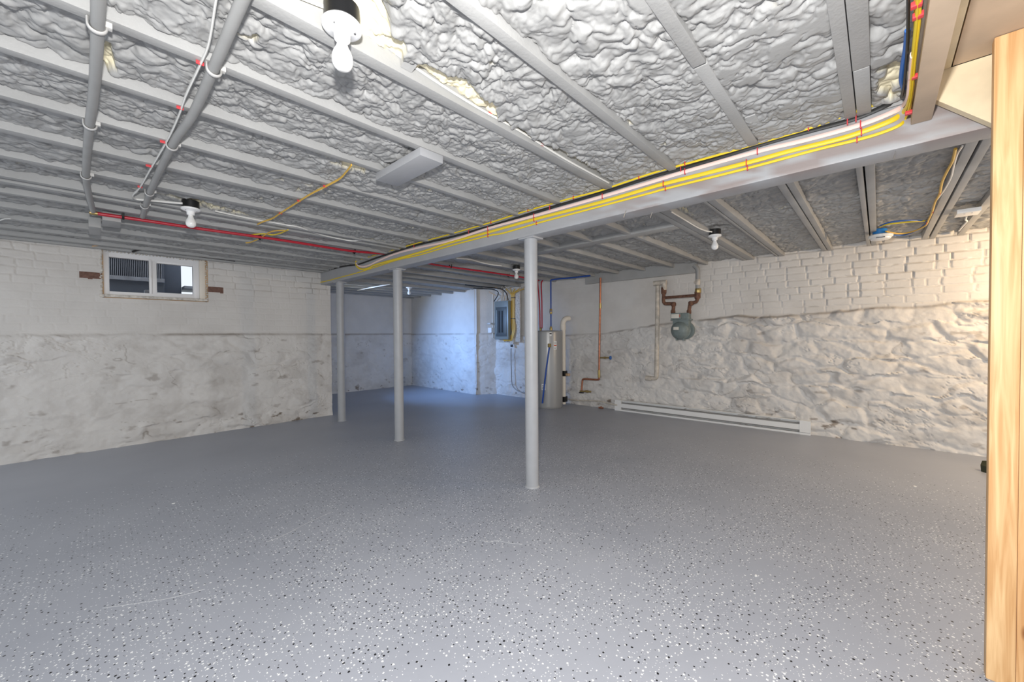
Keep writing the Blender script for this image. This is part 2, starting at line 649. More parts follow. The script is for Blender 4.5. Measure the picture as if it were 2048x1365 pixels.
def relief_wall(name, P0, P1, z0, z1, step, ledge, brick, stone, m, label, seed, hole=None, bare=(), dirt_fn=None):
    """a wall from P0 to P1 (room on the left hand of that direction) built as relief;
    the bricks and stones are cut out of it as children of their own"""
    P0, P1 = np.array(P0, float), np.array(P1, float)
    Lw = np.linalg.norm(P1 - P0)
    d = (P1 - P0) / Lw
    nrm = np.array([-d[1], d[0]])
    nu, nz = int(Lw / step) + 1, int((z1 - z0) / step) + 1
    us = np.linspace(0, Lw, nu)
    zs = np.linspace(z0, z1, nz)
    U, Z = np.meshgrid(us, zs)
    led = ledge(U)

    def field(U, Z):
        led = ledge(U)
        wob = (fbm(U * 9, Z * 9, seed, 3) - 0.5) * 0.03
        sm = sstep(0.012, -0.012, Z - led + wob)
        # bricks
        ub = U + (vnoise(U * 30, Z * 30, seed + 5) - 0.5) * 0.006
        zb = Z + (vnoise(U * 24, Z * 24, seed + 6) - 0.5) * 0.006 + (vnoise(U * 1.2, Z * 0.7, seed + 7) - 0.5) * 0.012
        ch = brick['course']
        row = np.clip(np.floor((zb - brick['z0']) / ch).astype(int), 0, len(brick['rows']) - 1)
        dz = (zb - brick['z0']) - row * ch
        dz = np.minimum(dz, ch - dz)
        bid = np.full(U.shape, -1, np.int64)
        du = np.zeros_like(U)
        bu = np.zeros_like(U)
        for r in range(len(brick['rows'])):
            k = row == r
            if not k.any():
                continue
            e = brick['rows'][r]
            i = np.clip(np.searchsorted(e, ub[k]) - 1, 0, len(e) - 2)
            a = ub[k] - e[i]
            b = e[i + 1] - ub[k]
            du[k] = np.minimum(a, b)
            bid[k] = r * 1000 + i
        edge = np.minimum(dz, du)
        jd = brick['depth'](U, Z)
        hr = _hash(bid.astype(float), bid.astype(float) * 0 + 3, seed + 9)
        hb = jd * sstep(0.0025, 0.0075, edge) + (hr - 0.5) * jd * 0.55
        # rubble stones under lime paint
        wu = U + (fbm(U * 5, Z * 5, seed + 20, 3) - 0.5) * 0.16
        wz = Z + (fbm(U * 5 + 40, Z * 5, seed + 21, 3) - 0.5) * 0.12
        f1, f2, cid = cells(wu / stone['w'] + 0.5 * np.floor(wz / stone['h'] % 2), wz / stone['h'], seed + 30)
        amp = stone['amp'](U, Z) * (0.35 + 0.9 * _hash(cid.astype(float), cid.astype(float) * 0 + 1, seed + 31))
        gap = f2 - f1
        hs = amp * (sstep(0.0, 0.42, gap) * 0.70 + 0.40 * np.sqrt(np.maximum(0, 1 - (f1 / 0.75) ** 2)))
        hs += (fbm(U * 4, Z * 4, seed + 40, 4) - 0.5) * stone['rough'] + (fbm(U * 22, Z * 22, seed + 41, 3) - 0.5) * stone['rough'] * 0.30
        rid = np.abs(fbm(U * 7, Z * 10, seed + 42, 4) - 0.5)
        hs -= stone['rough'] * 0.35 * sstep(0.02, 0.0, rid) * sstep(0.45, 0.6, fbm(U * 1.7, Z * 2.1, seed + 43, 2))
        h = hb * (1 - sm) + (hs + stone['proud']) * sm
        return h, sm, bid, edge, cid, gap, amp, jd

    H, SM, BID, EDGE, CID, GAP, AMP, JD = field(U, Z)
    V = np.zeros((nz * nu, 3))
    V[:, 0] = (P0[0] + d[0] * U + nrm[0] * H).ravel()
    V[:, 1] = (P0[1] + d[1] * U + nrm[1] * H).ravel()
    V[:, 2] = Z.ravel()
    gu = np.gradient(H, us[1] - us[0], axis=1)
    gz = np.gradient(H, zs[1] - zs[0], axis=0)
    N = np.zeros((nz * nu, 3))
    N[:, 0] = (nrm[0] - d[0] * gu).ravel()
    N[:, 1] = (nrm[1] - d[1] * gu).ravel()
    N[:, 2] = -gz.ravel()
    N /= np.linalg.norm(N, axis=1)[:, None]
    # old marks: along the ledge, rust near the floor, scuffs
    ln = fbm(U * 3.0, Z * 3 + 9, seed + 50, 3)
    D = 0.50 * np.exp(-((Z - led + 0.006) / 0.016) ** 2) * sstep(0.25, 0.6, ln)
    D += 0.9 * sstep(0.72, 0.80, fbm(U * 9, Z * 16, seed + 51, 4)) * sstep(0.40, 0.05, Z)
    D += 0.40 * sstep(0.75, 0.84, fbm(U * 6, Z * 11, seed + 52, 4)) * SM
    D += 0.16 * sstep(0.52, 0.75, fbm(U * 2.2, Z * 2.8, seed + 54, 4)) * (0.4 + 0.6 * SM)
    rid = np.abs(fbm(U * 3, Z * 5, seed + 53, 3) - 0.5)
    D += 0.13 * sstep(0.58, 0.76, fbm(U * 5, Z * 8, seed + 59, 4)) * SM
    D += 0.40 * sstep(0.011, 0.003, rid) * sstep(0.62, 0.72, fbm(U * 2.3, Z * 2.9, seed + 55, 2)) * SM
    # patchy dark brown along deep brick joints and between raised stones
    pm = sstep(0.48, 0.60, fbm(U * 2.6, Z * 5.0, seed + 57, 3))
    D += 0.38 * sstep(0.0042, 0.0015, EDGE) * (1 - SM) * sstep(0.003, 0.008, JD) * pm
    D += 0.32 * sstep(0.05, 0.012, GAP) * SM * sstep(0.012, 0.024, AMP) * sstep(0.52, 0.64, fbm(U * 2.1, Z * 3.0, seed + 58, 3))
    if dirt_fn is not None:
        D += dirt_fn(U, Z)
    D = np.clip(D, 0, 0.92).ravel()
    idx = np.arange(nz * nu).reshape(nz, nu)
    F = np.stack([idx[:-1, :-1], idx[1:, :-1], idx[1:, 1:], idx[:-1, 1:]], axis=-1).reshape(-1, 4)
    Uc = (U[:-1, :-1] + step / 2).ravel()
    Zc = (Z[:-1, :-1] + step / 2).ravel()
    c = lambda A: A[:-1, :-1].ravel()
    key = np.full(len(F), -1, np.int64)
    isb = (c(SM) < 0.5) & (c(EDGE) > 0.0035) & (c(JD) > brick.get('min', 0.0012))
    key[isb] = c(BID)[isb]
    iss = (c(SM) > 0.95) & (c(GAP) > 0.10) & (c(AMP) > stone.get('min', 0.014))
    key[iss] = 10 ** 7 + c(CID)[iss]
    keep = np.ones(len(F), bool)
    if hole is not None:
        hu0, hu1, hz0, hz1 = hole
        keep = ~((Uc > hu0) & (Uc < hu1) & (Zc > hz0) & (Zc < hz1))
    F, key, Uc, Zc = F[keep], key[keep], Uc[keep], Zc[keep]
    # tiny cut-offs stay in the wall
    uk, inv, cnt = np.unique(key, return_inverse=True, return_counts=True)
    minq = int(0.0035 / step ** 2)
    key[cnt[inv] < minq] = -1
    uk = np.unique(key)

    def cut(f, nm):
        used, loc = np.unique(f, return_inverse=True)
        return fast_mesh(nm, V[used], loc.reshape(f.shape), True, N[used], {'dirt_joints': D[used]})

    wall = bpy.data.objects.new(name, cut(F[key == -1], name))
    wall.data.materials.append(MATS[m])
    COL.objects.link(wall)
    tag(wall, label, 'wall', kind='structure')
    order = np.argsort(key, kind='stable')
    ks = key[order]
    st = np.searchsorted(ks, uk)
    en = np.append(st[1:], len(ks))
    for k, a, b in zip(uk, st, en):
        if k < 0:
            continue
        sel = order[a:b]
        nm = 'stone' if k >= 10 ** 7 else 'brick'
        o = bpy.data.objects.new(nm, cut(F[sel], nm))
        mm = m
        cu, cz = Uc[sel].mean(), Zc[sel].mean()
        for bu0, bz0 in bare:
            if abs(cu - bu0) < 0.09 and abs(cz - bz0) < 0.04:
                mm = 'bare_brick'
        o.data.materials.append(MATS[mm])
        o.parent = wall
        COL.objects.link(o)
    return wall


# left wall, seen face at Y = 6.03, room on the -Y side; direction -X keeps the room on the left hand
LX0, LX1 = 2.40, -1.7
ulx = lambda U: LX0 - U           # world X of wall coordinate
left_rows = brick_rows(0, LX0 - LX1, 1.2, 0.078, 5, 15)


def left_depth(U, Z):
    X = LX0 - U
    top = sstep(1.62, 1.98, Z)
    right = sstep(0.75, 1.25, X)
    mid = sstep(0.42, 0.58, fbm(U * 1.3, Z * 2.5, 77, 2))
    return 0.0028 + 0.0115 * top * (0.35 + 0.65 * right) * (0.45 + 0.55 * mid)


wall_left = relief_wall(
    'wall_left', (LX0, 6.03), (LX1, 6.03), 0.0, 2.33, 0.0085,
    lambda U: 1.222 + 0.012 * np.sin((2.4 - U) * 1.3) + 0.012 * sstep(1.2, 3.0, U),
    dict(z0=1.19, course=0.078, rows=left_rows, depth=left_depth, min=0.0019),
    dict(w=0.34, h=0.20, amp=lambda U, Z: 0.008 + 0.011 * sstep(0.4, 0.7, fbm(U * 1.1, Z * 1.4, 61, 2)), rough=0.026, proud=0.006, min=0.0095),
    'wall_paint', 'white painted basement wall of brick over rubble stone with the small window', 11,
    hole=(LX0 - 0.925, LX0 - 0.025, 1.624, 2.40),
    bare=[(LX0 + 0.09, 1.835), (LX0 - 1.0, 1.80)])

# right wall, slightly out of square
RP0 = (5.49, 5.70)
RP1 = (5.49 + 0.0487 * 7.7, -2.0)
uy = lambda U: 5.70 - U * 0.9988
right_rows = brick_rows(0, 7.75, 1.1, 0.081, 9, 16)


def right_ledge(U):
    Y = uy(U)
    z = np.interp(Y, [-2.5, -0.8, 0.6, 1.7, 2.4, 3.2, 4.2, 6], [1.50, 1.475, 1.425, 1.40, 1.33, 1.21, 1.17, 1.17])
    return z + (vnoise(U * 3, U * 0, 4) - 0.5) * 0.05 * sstep(2.5, 1.0, Y)


def right_depth(U, Z):
    Y = uy(U)
    s = sstep(2.3, 0.6, Y)
    low = sstep(1.45, 1.70, Z)
    pat = 0.55 + 0.45 * sstep(0.35, 0.6, fbm(U * 1.5, Z * 3.0, 90, 2))
    return 0.0014 + 0.0135 * s * (0.35 + 0.65 * low) * pat


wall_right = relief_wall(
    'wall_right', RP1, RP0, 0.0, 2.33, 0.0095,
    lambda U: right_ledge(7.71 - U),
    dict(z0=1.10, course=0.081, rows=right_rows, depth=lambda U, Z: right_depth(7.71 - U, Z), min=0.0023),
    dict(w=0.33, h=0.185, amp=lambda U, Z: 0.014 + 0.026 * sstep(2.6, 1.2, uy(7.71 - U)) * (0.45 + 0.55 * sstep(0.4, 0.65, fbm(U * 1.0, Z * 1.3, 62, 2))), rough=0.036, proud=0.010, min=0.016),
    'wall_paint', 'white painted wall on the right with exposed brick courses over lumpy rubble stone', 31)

plain_rows = brick_rows(0, 4, 1.2, 0.078, 3, 15)
nobrick = dict(z0=1.19, course=0.078, rows=plain_rows, depth=lambda U, Z: 0.0010 + 0 * U, min=1.0)
faint = dict(w=0.34, h=0.20, amp=lambda U, Z: 0.012 + 0 * U, rough=0.030, proud=0.012, min=1.0)
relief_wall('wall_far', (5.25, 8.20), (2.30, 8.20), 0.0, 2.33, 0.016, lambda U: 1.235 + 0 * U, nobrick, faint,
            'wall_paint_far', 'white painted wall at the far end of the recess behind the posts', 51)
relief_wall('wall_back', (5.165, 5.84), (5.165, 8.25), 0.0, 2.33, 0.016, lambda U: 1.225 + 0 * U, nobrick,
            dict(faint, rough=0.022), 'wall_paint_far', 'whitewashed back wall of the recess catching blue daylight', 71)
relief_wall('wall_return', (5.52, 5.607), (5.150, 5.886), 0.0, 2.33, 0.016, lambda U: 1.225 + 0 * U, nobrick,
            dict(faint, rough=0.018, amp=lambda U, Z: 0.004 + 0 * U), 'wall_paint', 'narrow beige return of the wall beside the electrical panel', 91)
# hidden west side of the recess with its own window
g = G()
g.box((2.30, 6.20, 0), (2.42, 6.38, 2.33)).box((2.30, 7.12, 0), (2.42, 8.3, 2.33)).box((2.30, 6.38, 0), (2.42, 7.12, 1.40)).box((2.30, 6.38, 2.06), (2.42, 7.12, 2.33))
structure('wall_west', g, 'wall_paint_far', 'side wall of the recess turned away from the camera', 'wall')
g = G().box((2.32, 6.06, 0), (2.415, 6.20, 2.33))
structure('wall_end', g, 'wall_paint_far', 'end of the thick left wall behind the first post', 'wall')
w2 = tag(part(None, 'window_2', G().box((2.33, 6.38, 1.40), (2.39, 6.41, 2.06)).box((2.33, 7.09, 1.40), (2.39, 7.12, 2.06)).box((2.33, 6.38, 1.40), (2.39, 7.12, 1.43)).box((2.33, 6.38, 2.03), (2.39, 7.12, 2.06)), 'vinyl'),
         'white basement window hidden behind the left wall in the recess', 'window', kind='structure')

# ------------------------------------------------------------------ window in the left wall
WX0, WX1, WZ0, WZ1 = 0.028, 0.915, 1.626, 2.135
g = G()
g.box((WX0 - 0.02, 6.04, WZ0 - 0.02), (WX0 + 0.012, 6.42, WZ1)).box((WX1 - 0.012, 6.04, WZ0 - 0.02), (WX1 + 0.02, 6.42, WZ1)).box((WX0, 6.04, WZ0 - 0.02), (WX1, 6.42, WZ0 + 0.008)).box((WX0 - 0.02, 6.07, 2.145), (WX1 + 0.02, 6.42, 2.33))
win = tag(part(None, 'window_1', g, 'raw_lumber'), 'small white sliding basement window set high in the brick of the left wall', 'window', kind='structure')
fr = G()
y0, y1 = 6.065, 6.125
xa, xb, za, zb = 0.036, 0.848, 1.655, 2.15
fr.box((xa, y0, za), (xa + 0.046, y1, zb), 0.003).box((xb - 0.05, y0, za), (xb, y1, zb), 0.003).box((xa + 0.046, y0 + 0.001, za), (xb - 0.05, y1 - 0.001, za + 0.045)).box((xa + 0.046, y0 + 0.001, zb - 0.077), (xb - 0.05, y1 - 0.001, zb))
part(win, 'window_frame', fr, 'vinyl')
sa = G()
sa.box((0.398, y0 - 0.012, 1.69), (0.422, y1 - 0.01, 2.085), 0.003)
s1 = part(win, 'sash_stile', sa, 'vinyl')
part(s1, 'latch', G().box((0.408, y0 - 0.024, 1.86), (0.420, y0 - 0.010, 1.90), 0.002), 'white_plastic')
sb = G()
sb.box((0.424, y0 + 0.008, 1.69), (0.464, y1 + 0.01, 2.085), 0.003).box((0.790, y0 + 0.008, 1.69), (0.80, y1 + 0.01, 2.085), 0.003).box((0.464, y0 + 0.008, 1.69), (0.790, y1 + 0.01, 1.716), 0.003).box((0.464, y0 + 0.008, 2.055), (0.790, y1 + 0.01, 2.085), 0.003)
part(win, 'sliding_sash', sb, 'vinyl')
part(win, 'pane', G().box((0.08, 6.10, 1.70), (0.40, 6.104, 2.075)), 'window_glass')
part(win, 'pane', G().box((0.464, 6.112, 1.714), (0.792, 6.116, 2.058)), 'window_glass')
cs = G()
cs.box((0.848, 6.045, 1.650), (0.908, 6.13, 2.15), 0.004)
part(win, 'wooden_filler', cs, 'pvc', label='beige filler strip at the right of the sash')
st = G()
st.box((0.005, 6.005, 1.628), (0.045, 6.06, 1.664), 0.01).box((0.04, 6.012, 1.634), (0.92, 6.065, 1.662), 0.008)
part(win, 'sill', st, 'concrete_dust')
bl = G()
rn = random.Random(3)
for i in range(26):
    z = 1.66 + i * 0.018
    r = rn.uniform(0.006, 0.013)
    bl.lathe((0.022 + rn.uniform(-0.006, 0.008), 6.03, z), [(0, -r), (r * 0.8, -r * 0.6), (r, 0), (r * 0.8, r * 0.6), (0, r)], n=7)
for i in range(18):
    z = 1.67 + i * 0.026
    r = rn.uniform(0.006, 0.012)
    bl.lathe((0.912 + rn.uniform(-0.006, 0.006), 6.03, z), [(0, -r), (r * 0.8, -r * 0.6), (r, 0), (r * 0.8, r * 0.6), (0, r)], n=7)
for i in range(30):
    x = 0.03 + i * 0.029
    r = rn.uniform(0.006, 0.014)
    bl.lathe((x, 6.03 + rn.uniform(0, 0.02), 2.133 - rn.uniform(0, 0.008)), [(0, -r), (r * 0.8, -r * 0.6), (r, 0), (r * 0.8, r * 0.6), (0, r)], n=7)
o = part(win, 'foam_sealant', bl, 'concrete_dust')
o['kind'] = 'stuff'

# what stands outside that window
g = G().box((-2.5, 6.46, 1.20), (2.28, 13.0, 1.50))
tag(part(None, 'ground_outside', g, 'exterior_ground'), 'pale ground outside the basement window', 'ground', kind='structure')
vt = thing('outdoor_unit', 'dark finned outdoor unit seen through the left window pane', 'outdoor unit', (0.27, 7.1, 1.5))
part(vt, 'casing', G().box((-0.15, 7.10, 1.5), (0.62, 7.5, 1.62), 0.01).box((-0.15, 7.13, 1.62), (0.62, 7.5, 2.45), 0.01), 'exterior_dark')
fin = None
for i in range(42):
    x = -0.13 + i * 0.0175
    if fin is None:
        fin = part(vt, 'fin', G().box((x, 7.10, 1.99), (x + 0.006, 7.13, 2.42)), 'exterior_grey')
    else:
        c_ = fin.copy()
        c_.location.x = fin.location.x + i * 0.0175
        COL.objects.link(c_)
part(vt, 'rail', G().box((-0.15, 7.085, 2.22), (0.62, 7.10, 2.24)).box((-0.15, 7.08, 1.94), (0.62, 7.12, 1.99)), 'exterior_grey')
single('storage_box', G().box((0.40, 6.75, 1.50), (0.52, 6.90, 1.80), 0.006), 'exterior_grey', 'grey box standing outside against the window mullion', 'box', (0.46, 6.82, 1.5))
fb = thing('porch_step', 'dark wooden steps seen through the right window pane', 'steps', (0.8, 7.6, 1.5))
part(fb, 'riser', G().box((0.64, 7.5, 1.5), (0.84, 7.55, 2.7), 0.004), 'exterior_dark')
part(fb, 'tread', G().box((0.85, 7.3, 1.90), (1.6, 7.9, 1.94), 0.004), 'exterior_grey')
part(fb, 'tread', G().box((0.75, 7.1, 1.66), (1.25, 7.5, 1.70), 0.004), 'exterior_grey')

# ------------------------------------------------------------------ ceiling: subfloor, joists, sprayed foam
ZB = 2.13
g = G().box((-1.5, -1.9, 2.335), (6.2, 6.45, 2.40)).box((2.2, 6.45, 2.335), (6.2, 8.6, 2.40))
ceiling = structure('ceiling', g, 'subfloor', 'basement ceiling of grey painted joists with sprayed foam between them', 'ceiling')


def joist(x0, x1, ya, yb, zb=ZB, m='joist_paint', z1=2.34):
    return part(ceiling, 'joist', G().box((x0, ya, zb), (x1, yb, z1), 0.003), m)


XL = -1.3
left_j = [(0.027, 0.0745), (0.0765, 0.114), (0.437, 0.481), (0.840, 0.882), (1.238, 1.290), (1.645, 1.690), (2.045, 2.085), (2.450, 2.489), (2.840, 2.898), (3.252, 3.312),
          (3.665, 3.712), (3.790, 3.845), (4.070, 4.114), (4.515, 4.565), (4.940, 4.995), (5.345, 5.392), (5.700, 5.765)]
for ya, yb in left_j:
    if abs(ya - 0.0765) < 1e-4:      # the doubled trimmer is two boards end to end
        joist(-0.2, 1.86, 0.027, 0.0745)
        joist(1.865, 2.262, 0.029, 0.0735)
        joist(-0.2, 2.262, ya, yb)
    elif abs(ya - 0.437) < 1e-4:     # this one is spliced before the beam
        joist(-0.3, 1.445, ya, yb)
        joist(1.46, 2.262, ya, yb + 0.001, ZB + 0.004)
        joist(1.95, 2.262, ya - 0.045, ya - 0.004, ZB + 0.008)
    elif abs(ya - 0.027) < 1e-4:
        continue
    else:
        joist(XL if ya > 1.5 else -0.5, 2.262, ya, yb)
joist(XL, 2.262, 5.90, 5.96, ZB - 0.005)

# right bay
XR = 5.72
right_j = [(-0.590, -0.545), (-0.400, -0.362), (-0.350, -0.308), (0.022, 0.064), (0.073, 0.102), (0.388, 0.426), (0.434, 0.474), (0.836, 0.886), (0.894, 0.914), (1.150, 1.225), (1.232, 1.285),
           (1.690, 1.735), (2.100, 2.145), (2.515, 2.560), (2.930, 2.985), (3.345, 3.390), (3.755, 3.80), (4.160, 4.205), (4.565, 4.61), (4.97, 5.015), (5.375, 5.42), (5.78, 5.825)]
for ya, yb in right_j:
    x1 = XR if ya < 5.2 else 5.5
    zb = ZB if ya < 4.8 else ZB - 0.02
    joist(2.398, x1, ya, yb, zb)
for i, ya in enumerate((6.18, 6.58, 6.98, 7.38, 7.78, 8.08)):
    joist(2.42, 5.2, ya, ya + 0.045, 2.075)
part(ceiling, 'blocking', G().box((2.262, -0.08, 2.131), (2.398, 6.03, 2.336)), 'joist_paint')
part(ceiling, 'header', G().box((3.42, 1.29, ZB - 0.002), (3.545, 2.93, 2.34), 0.003), 'joist_paint')
part(ceiling, 'bridging', G().prism([(0.745, 1.236, 2.150), (0.745, 1.236, 2.20), (0.745, 1.00, 2.26), (0.745, 1.00, 2.21)], (0.045, 0, 0)), 'joist_paint')
# trimmer beside the stair opening, not painted all over
part(ceiling, 'trimmer', G().box((0.2, -0.146, 2.034), (2.258, -0.088, 2.34), 0.003), 'plywood', label='stair trimmer joist left in bare wood')
part(ceiling, 'trimmer', G().box((0.2, -0.19, 2.186), (2.198, -0.150, 2.34), 0.003), 'cream_wood')
part(ceiling, 'stair_soffit', G().box((-0.2, -1.6, 2.19), (2.198, -0.194, 2.21)), 'plywood', label='bare plywood soffit over the stair opening')


def bare_mask(x, y):
    n = fbm(x * 22, y * 22, 301, 3)
    b = np.zeros_like(x)
    # strip along the joist with the near lamp
    wd = np.interp(x, [0.2, 0.42, 0.62, 0.72, 0.75, 0.78, 0.95, 1.15, 1.22, 1.5, 1.75, 2.05, 2.1], [0.0, 0.10, 0.13, 0.08, 0.02, 0.06, 0.095, 0.07, 0.022, 0.024, 0.032, 0.040, 0.0])
    b = np.maximum(b, sstep(0, 0.010, wd + (n - 0.5) * 0.06 * (wd > 0) - (1.238 - y)) * (y < 1.2395) * (wd > 0))
    for cx, cy, rx, ry in ((0.985, 2.155, 0.10, 0.075), (0.83, 2.17, 0.03, 0.02), (2.05, -0.03, 0.16, 0.05), (0.78, 2.70, 0.03, 0.02), (0.46, 3.56, 0.35, 0.05), (1.9, 3.62, 0.20, 0.03), (3.05, 1.12, 0.35, 0.03), (0.03, 1.99, 0.02, 0.15), (0.72, 3.62, 0.25, 0.03), (4.55, 0.02, 0.02, 0.01)):
        q = 1.2 - np.sqrt(((x - cx) / rx) ** 2 + ((y - cy) / ry) ** 2) + (n - 0.5) * 1.8
        b = np.maximum(b, sstep(0.35, 0.55, q))
    sp = sstep(0.80, 0.83, vnoise(x * 34, y * 34, 305)) * sstep(0.86, 0.9, vnoise(x * 6, y * 6, 306))
    return np.maximum(b, sp * 0.9)


def foam(x0, x1, y0, y1, step, zb=ZB, flat=1.0, rec_fn=None, name='spray_foam'):
    nx, ny = max(3, int((x1 - x0) / step)), max(3, int((y1 - y0) / step) + 1)
    X, Y = np.meshgrid(np.linspace(x0, x1, nx), np.linspace(y0, y1, ny))
    wx = X + (fbm(X * 10, Y * 10, 200, 4) - 0.5) * 0.10
    wy = Y + (fbm(X * 10 + 30, Y * 10, 201, 4) - 0.5) * 0.10
    big = sstep(1.55, 1.15, X) * sstep(0.95, 0.80, Y) * sstep(0.36, 0.5, Y)
    big = np.maximum(big, sstep(0.62, 0.72, fbm(X * 2.5, Y * 2.5, 202, 2)) * 0.8)
    b1 = billow(wx, wy, 0.11, 210)
    b2 = billow(wx, wy, 0.052, 220)
    b3 = billow(wx, wy, 0.026, 230)
    b4 = billow(wx + 0.3, wy, 0.013, 240)
    smooth_l = 0.022 * b1 + 0.034 * b2 + 0.011 * b3
    rough_l = 0.020 * b1 + 0.019 * b2 + 0.0175 * b3 + 0.0080 * b4
    lump = (smooth_l * big + rough_l * (1 - big)) * flat
    rec = rec_fn(X, Y) if rec_fn is not None else 0.058 + 0.05 * (fbm(X * 1.6, Y * 2.2, 203, 2) - 0.5)
    dj = np.minimum(Y - y0, y1 - Y)
    rec = rec + 0.016 + 0.006 * np.exp(-dj / 0.006)
    rec = rec + 0.075 * sstep(0.17, 0.07, np.hypot(X - 0.50, Y - 1.14)) + 0.05 * sstep(0.13, 0.07, np.hypot(X - 3.94, Y - 1.10))
    bare = bare_mask(X, Y)
    Zf = zb + np.maximum(0.004, rec + 0.02 - lump) + bare * 0.030
    V = np.stack([X.ravel(), Y.ravel(), Zf.ravel()], axis=1)
    idx = np.arange(nx * ny).reshape(ny, nx)
    F = np.stack([idx[:-1, :-1], idx[1:, :-1], idx[1:, 1:], idx[:-1, 1:]], axis=-1).reshape(-1, 4)
    me = fast_mesh(name, V, F, True, None, {'bare': bare.ravel()})
    o = bpy.data.objects.new(name, me)
    me.materials.append(MATS['foam'])
    o.parent = ceiling
    COL.objects.link(o)
    return o


def rec_left(X, Y):
    r = 0.032 + 0.012 * sstep(1.0, 0.0, X) + 0.040 * (fbm(X * 1.6, Y * 2.2, 203, 2) - 0.5)
    near = sstep(0.75, 0.45, Y) * sstep(0.9, 1.3, X + Y)
    return r * (1 - near) + 0.016 * near


foam(0.9, 2.262, -0.088, 0.027, 0.0045, rec_fn=lambda X, Y: 0.02 + 0 * X)
ledges = [b for a, b in left_j]
bays = [(0.114, 0.437), (0.481, 0.840), (0.882, 1.238), (1.290, 1.645), (1.690, 2.045), (2.085, 2.450), (2.489, 2.840), (2.898, 3.252), (3.312, 3.665), (3.712, 3.790), (3.845, 4.070), (4.114, 4.515), (4.565, 4.94), (4.995, 5.345), (5.392, 5.70), (5.765, 6.10)]
for a, b in bays:
    st_ = 0.0045 if b < 2.5 else 0.0060 if b < 3.7 else 0.011
    x0 = 0.2 if b < 0.9 else -0.1 if b < 1.7 else -0.55 if b < 3.3 else -0.9
    foam(x0, 2.262, a, b, st_, rec_fn=rec_left)
ry = sorted(right_j)
for (a0, a1), (b0, b1) in zip(ry[:-1], ry[1:]):
    if b0 - a1 < 0.012:
        continue
    st_ = 0.0072 if b0 < 1.7 else 0.013
    foam(2.398, min(XR, 5.7), a1, b0, st_, rec_fn=lambda X, Y: 0.055 + 0.03 * (fbm(X * 1.6, Y * 2.2, 203, 2) - 0.5))
foam(2.398, XR, -1.5, -0.59, 0.015)
ys = [5.825, 6.18, 6.58, 6.98, 7.38, 7.78, 8.08]
for i in range(6):
    foam(2.42, 5.2, ys[i] + 0.045 * (i > 0), ys[i + 1], 0.02, 2.08)

# sill board along the top of the right wall
tag(part(None, 'trim_1', G().prism([at(1170, 569, X=5.51), at(1170, 530, X=5.51), at(1392, 500, X=5.58), at(1395, 545, X=5.58)], (0.04, 0, 0)), 'joist_paint'), 'grey painted board along the top of the right wall', 'trim', kind='structure')

# ------------------------------------------------------------------ beam and posts
BX0, BX1, BZ0 = 2.262, 2.398, 1.953
ny_, nz_ = 170, 9
g = G().box((BX0, -0.34, BZ0), (BX1, 6.12, 2.13), 0.006)
beam = thing('support_beam', 'long grey painted timber beam crossing the ceiling on round posts', 'beam', (2.33, 3.0, BZ0))
bo = part(beam, 'timber', g, 'beam_paint')
me = bo.data
bm = bmesh.new()
bm.from_mesh(me)
bmesh.ops.bisect_plane
for k in range(1, 130):
    y = -0.34 + k * 0.05
    bmesh.ops.bisect_plane(bm, geom=bm.verts[:] + bm.edges[:] + bm.faces[:], plane_co=(0, y - 3.0, 0), plane_no=(0, 1, 0))
for k in range(1, 9):
    bmesh.ops.bisect_plane(bm, geom=bm.verts[:] + bm.edges[:] + bm.faces[:], plane_co=(0, 0, k * 0.02), plane_no=(0, 0, 1))
bm.to_mesh(me)
bm.free()
co = np.zeros(len(me.vertices) * 3, np.float32)
me.vertices.foreach_get('co', co)
co = co.reshape(-1, 3)
yy, zz = co[:, 1] + 3.0, co[:, 2] + BZ0
rawv = sstep(1.9, 0.6, yy) * sstep(0.42, 0.62, fbm(yy * 7.0, zz * 40, 400, 3)) * (co[:, 0] < -0.06)
a = me.attributes.new('raw', 'FLOAT', 'POINT')
a.data.foreach_set('value', rawv.astype(np.float32))
me.set_sharp_from_angle(angle=math.radians(30))
for x, y, X in ((1252, 424, None), (1305, 425, None), (1793, 302, None)):
    p = at(x, y, Z=BZ0)
    part(beam, 'nail', G().tube([p + np.array([0, 0, 0.01]), p + np.array([-0.012, 0.01, -0.035])], 0.0018, n=6), 'steel')

for (px, py, lab, r) in ((2.325, 5.50, 'farthest grey round steel post, standing by the end of the left wall', 0.052),
                         (2.335, 3.985, 'middle grey round steel post under the beam', 0.052),
                         (2.325, 1.985, 'nearest grey round steel post under the beam, before the water heater', 0.052)):
    t = thing('lally_column', lab, 'post', (px, py, 0), 'round steel posts under the beam')
    part(t, 'shaft', G().lathe((px, py, 0.0), [(r, 0.0), (r, 1.943)], n=40), 'post_paint')
    part(t, 'cap_plate', G().box((px - 0.062, py - 0.075, 1.940), (px + 0.062, py + 0.075, 1.9525), 0.001), 'post_paint')
    part(t, 'foot_ring', G().lathe((px, py, 0.0), [(r + 0.007, 0.0), (r + 0.006, 0.006), (r, 0.012)], n=40), 'post_paint')

# ------------------------------------------------------------------ cables along the beam
XC = BX0 - 0.006


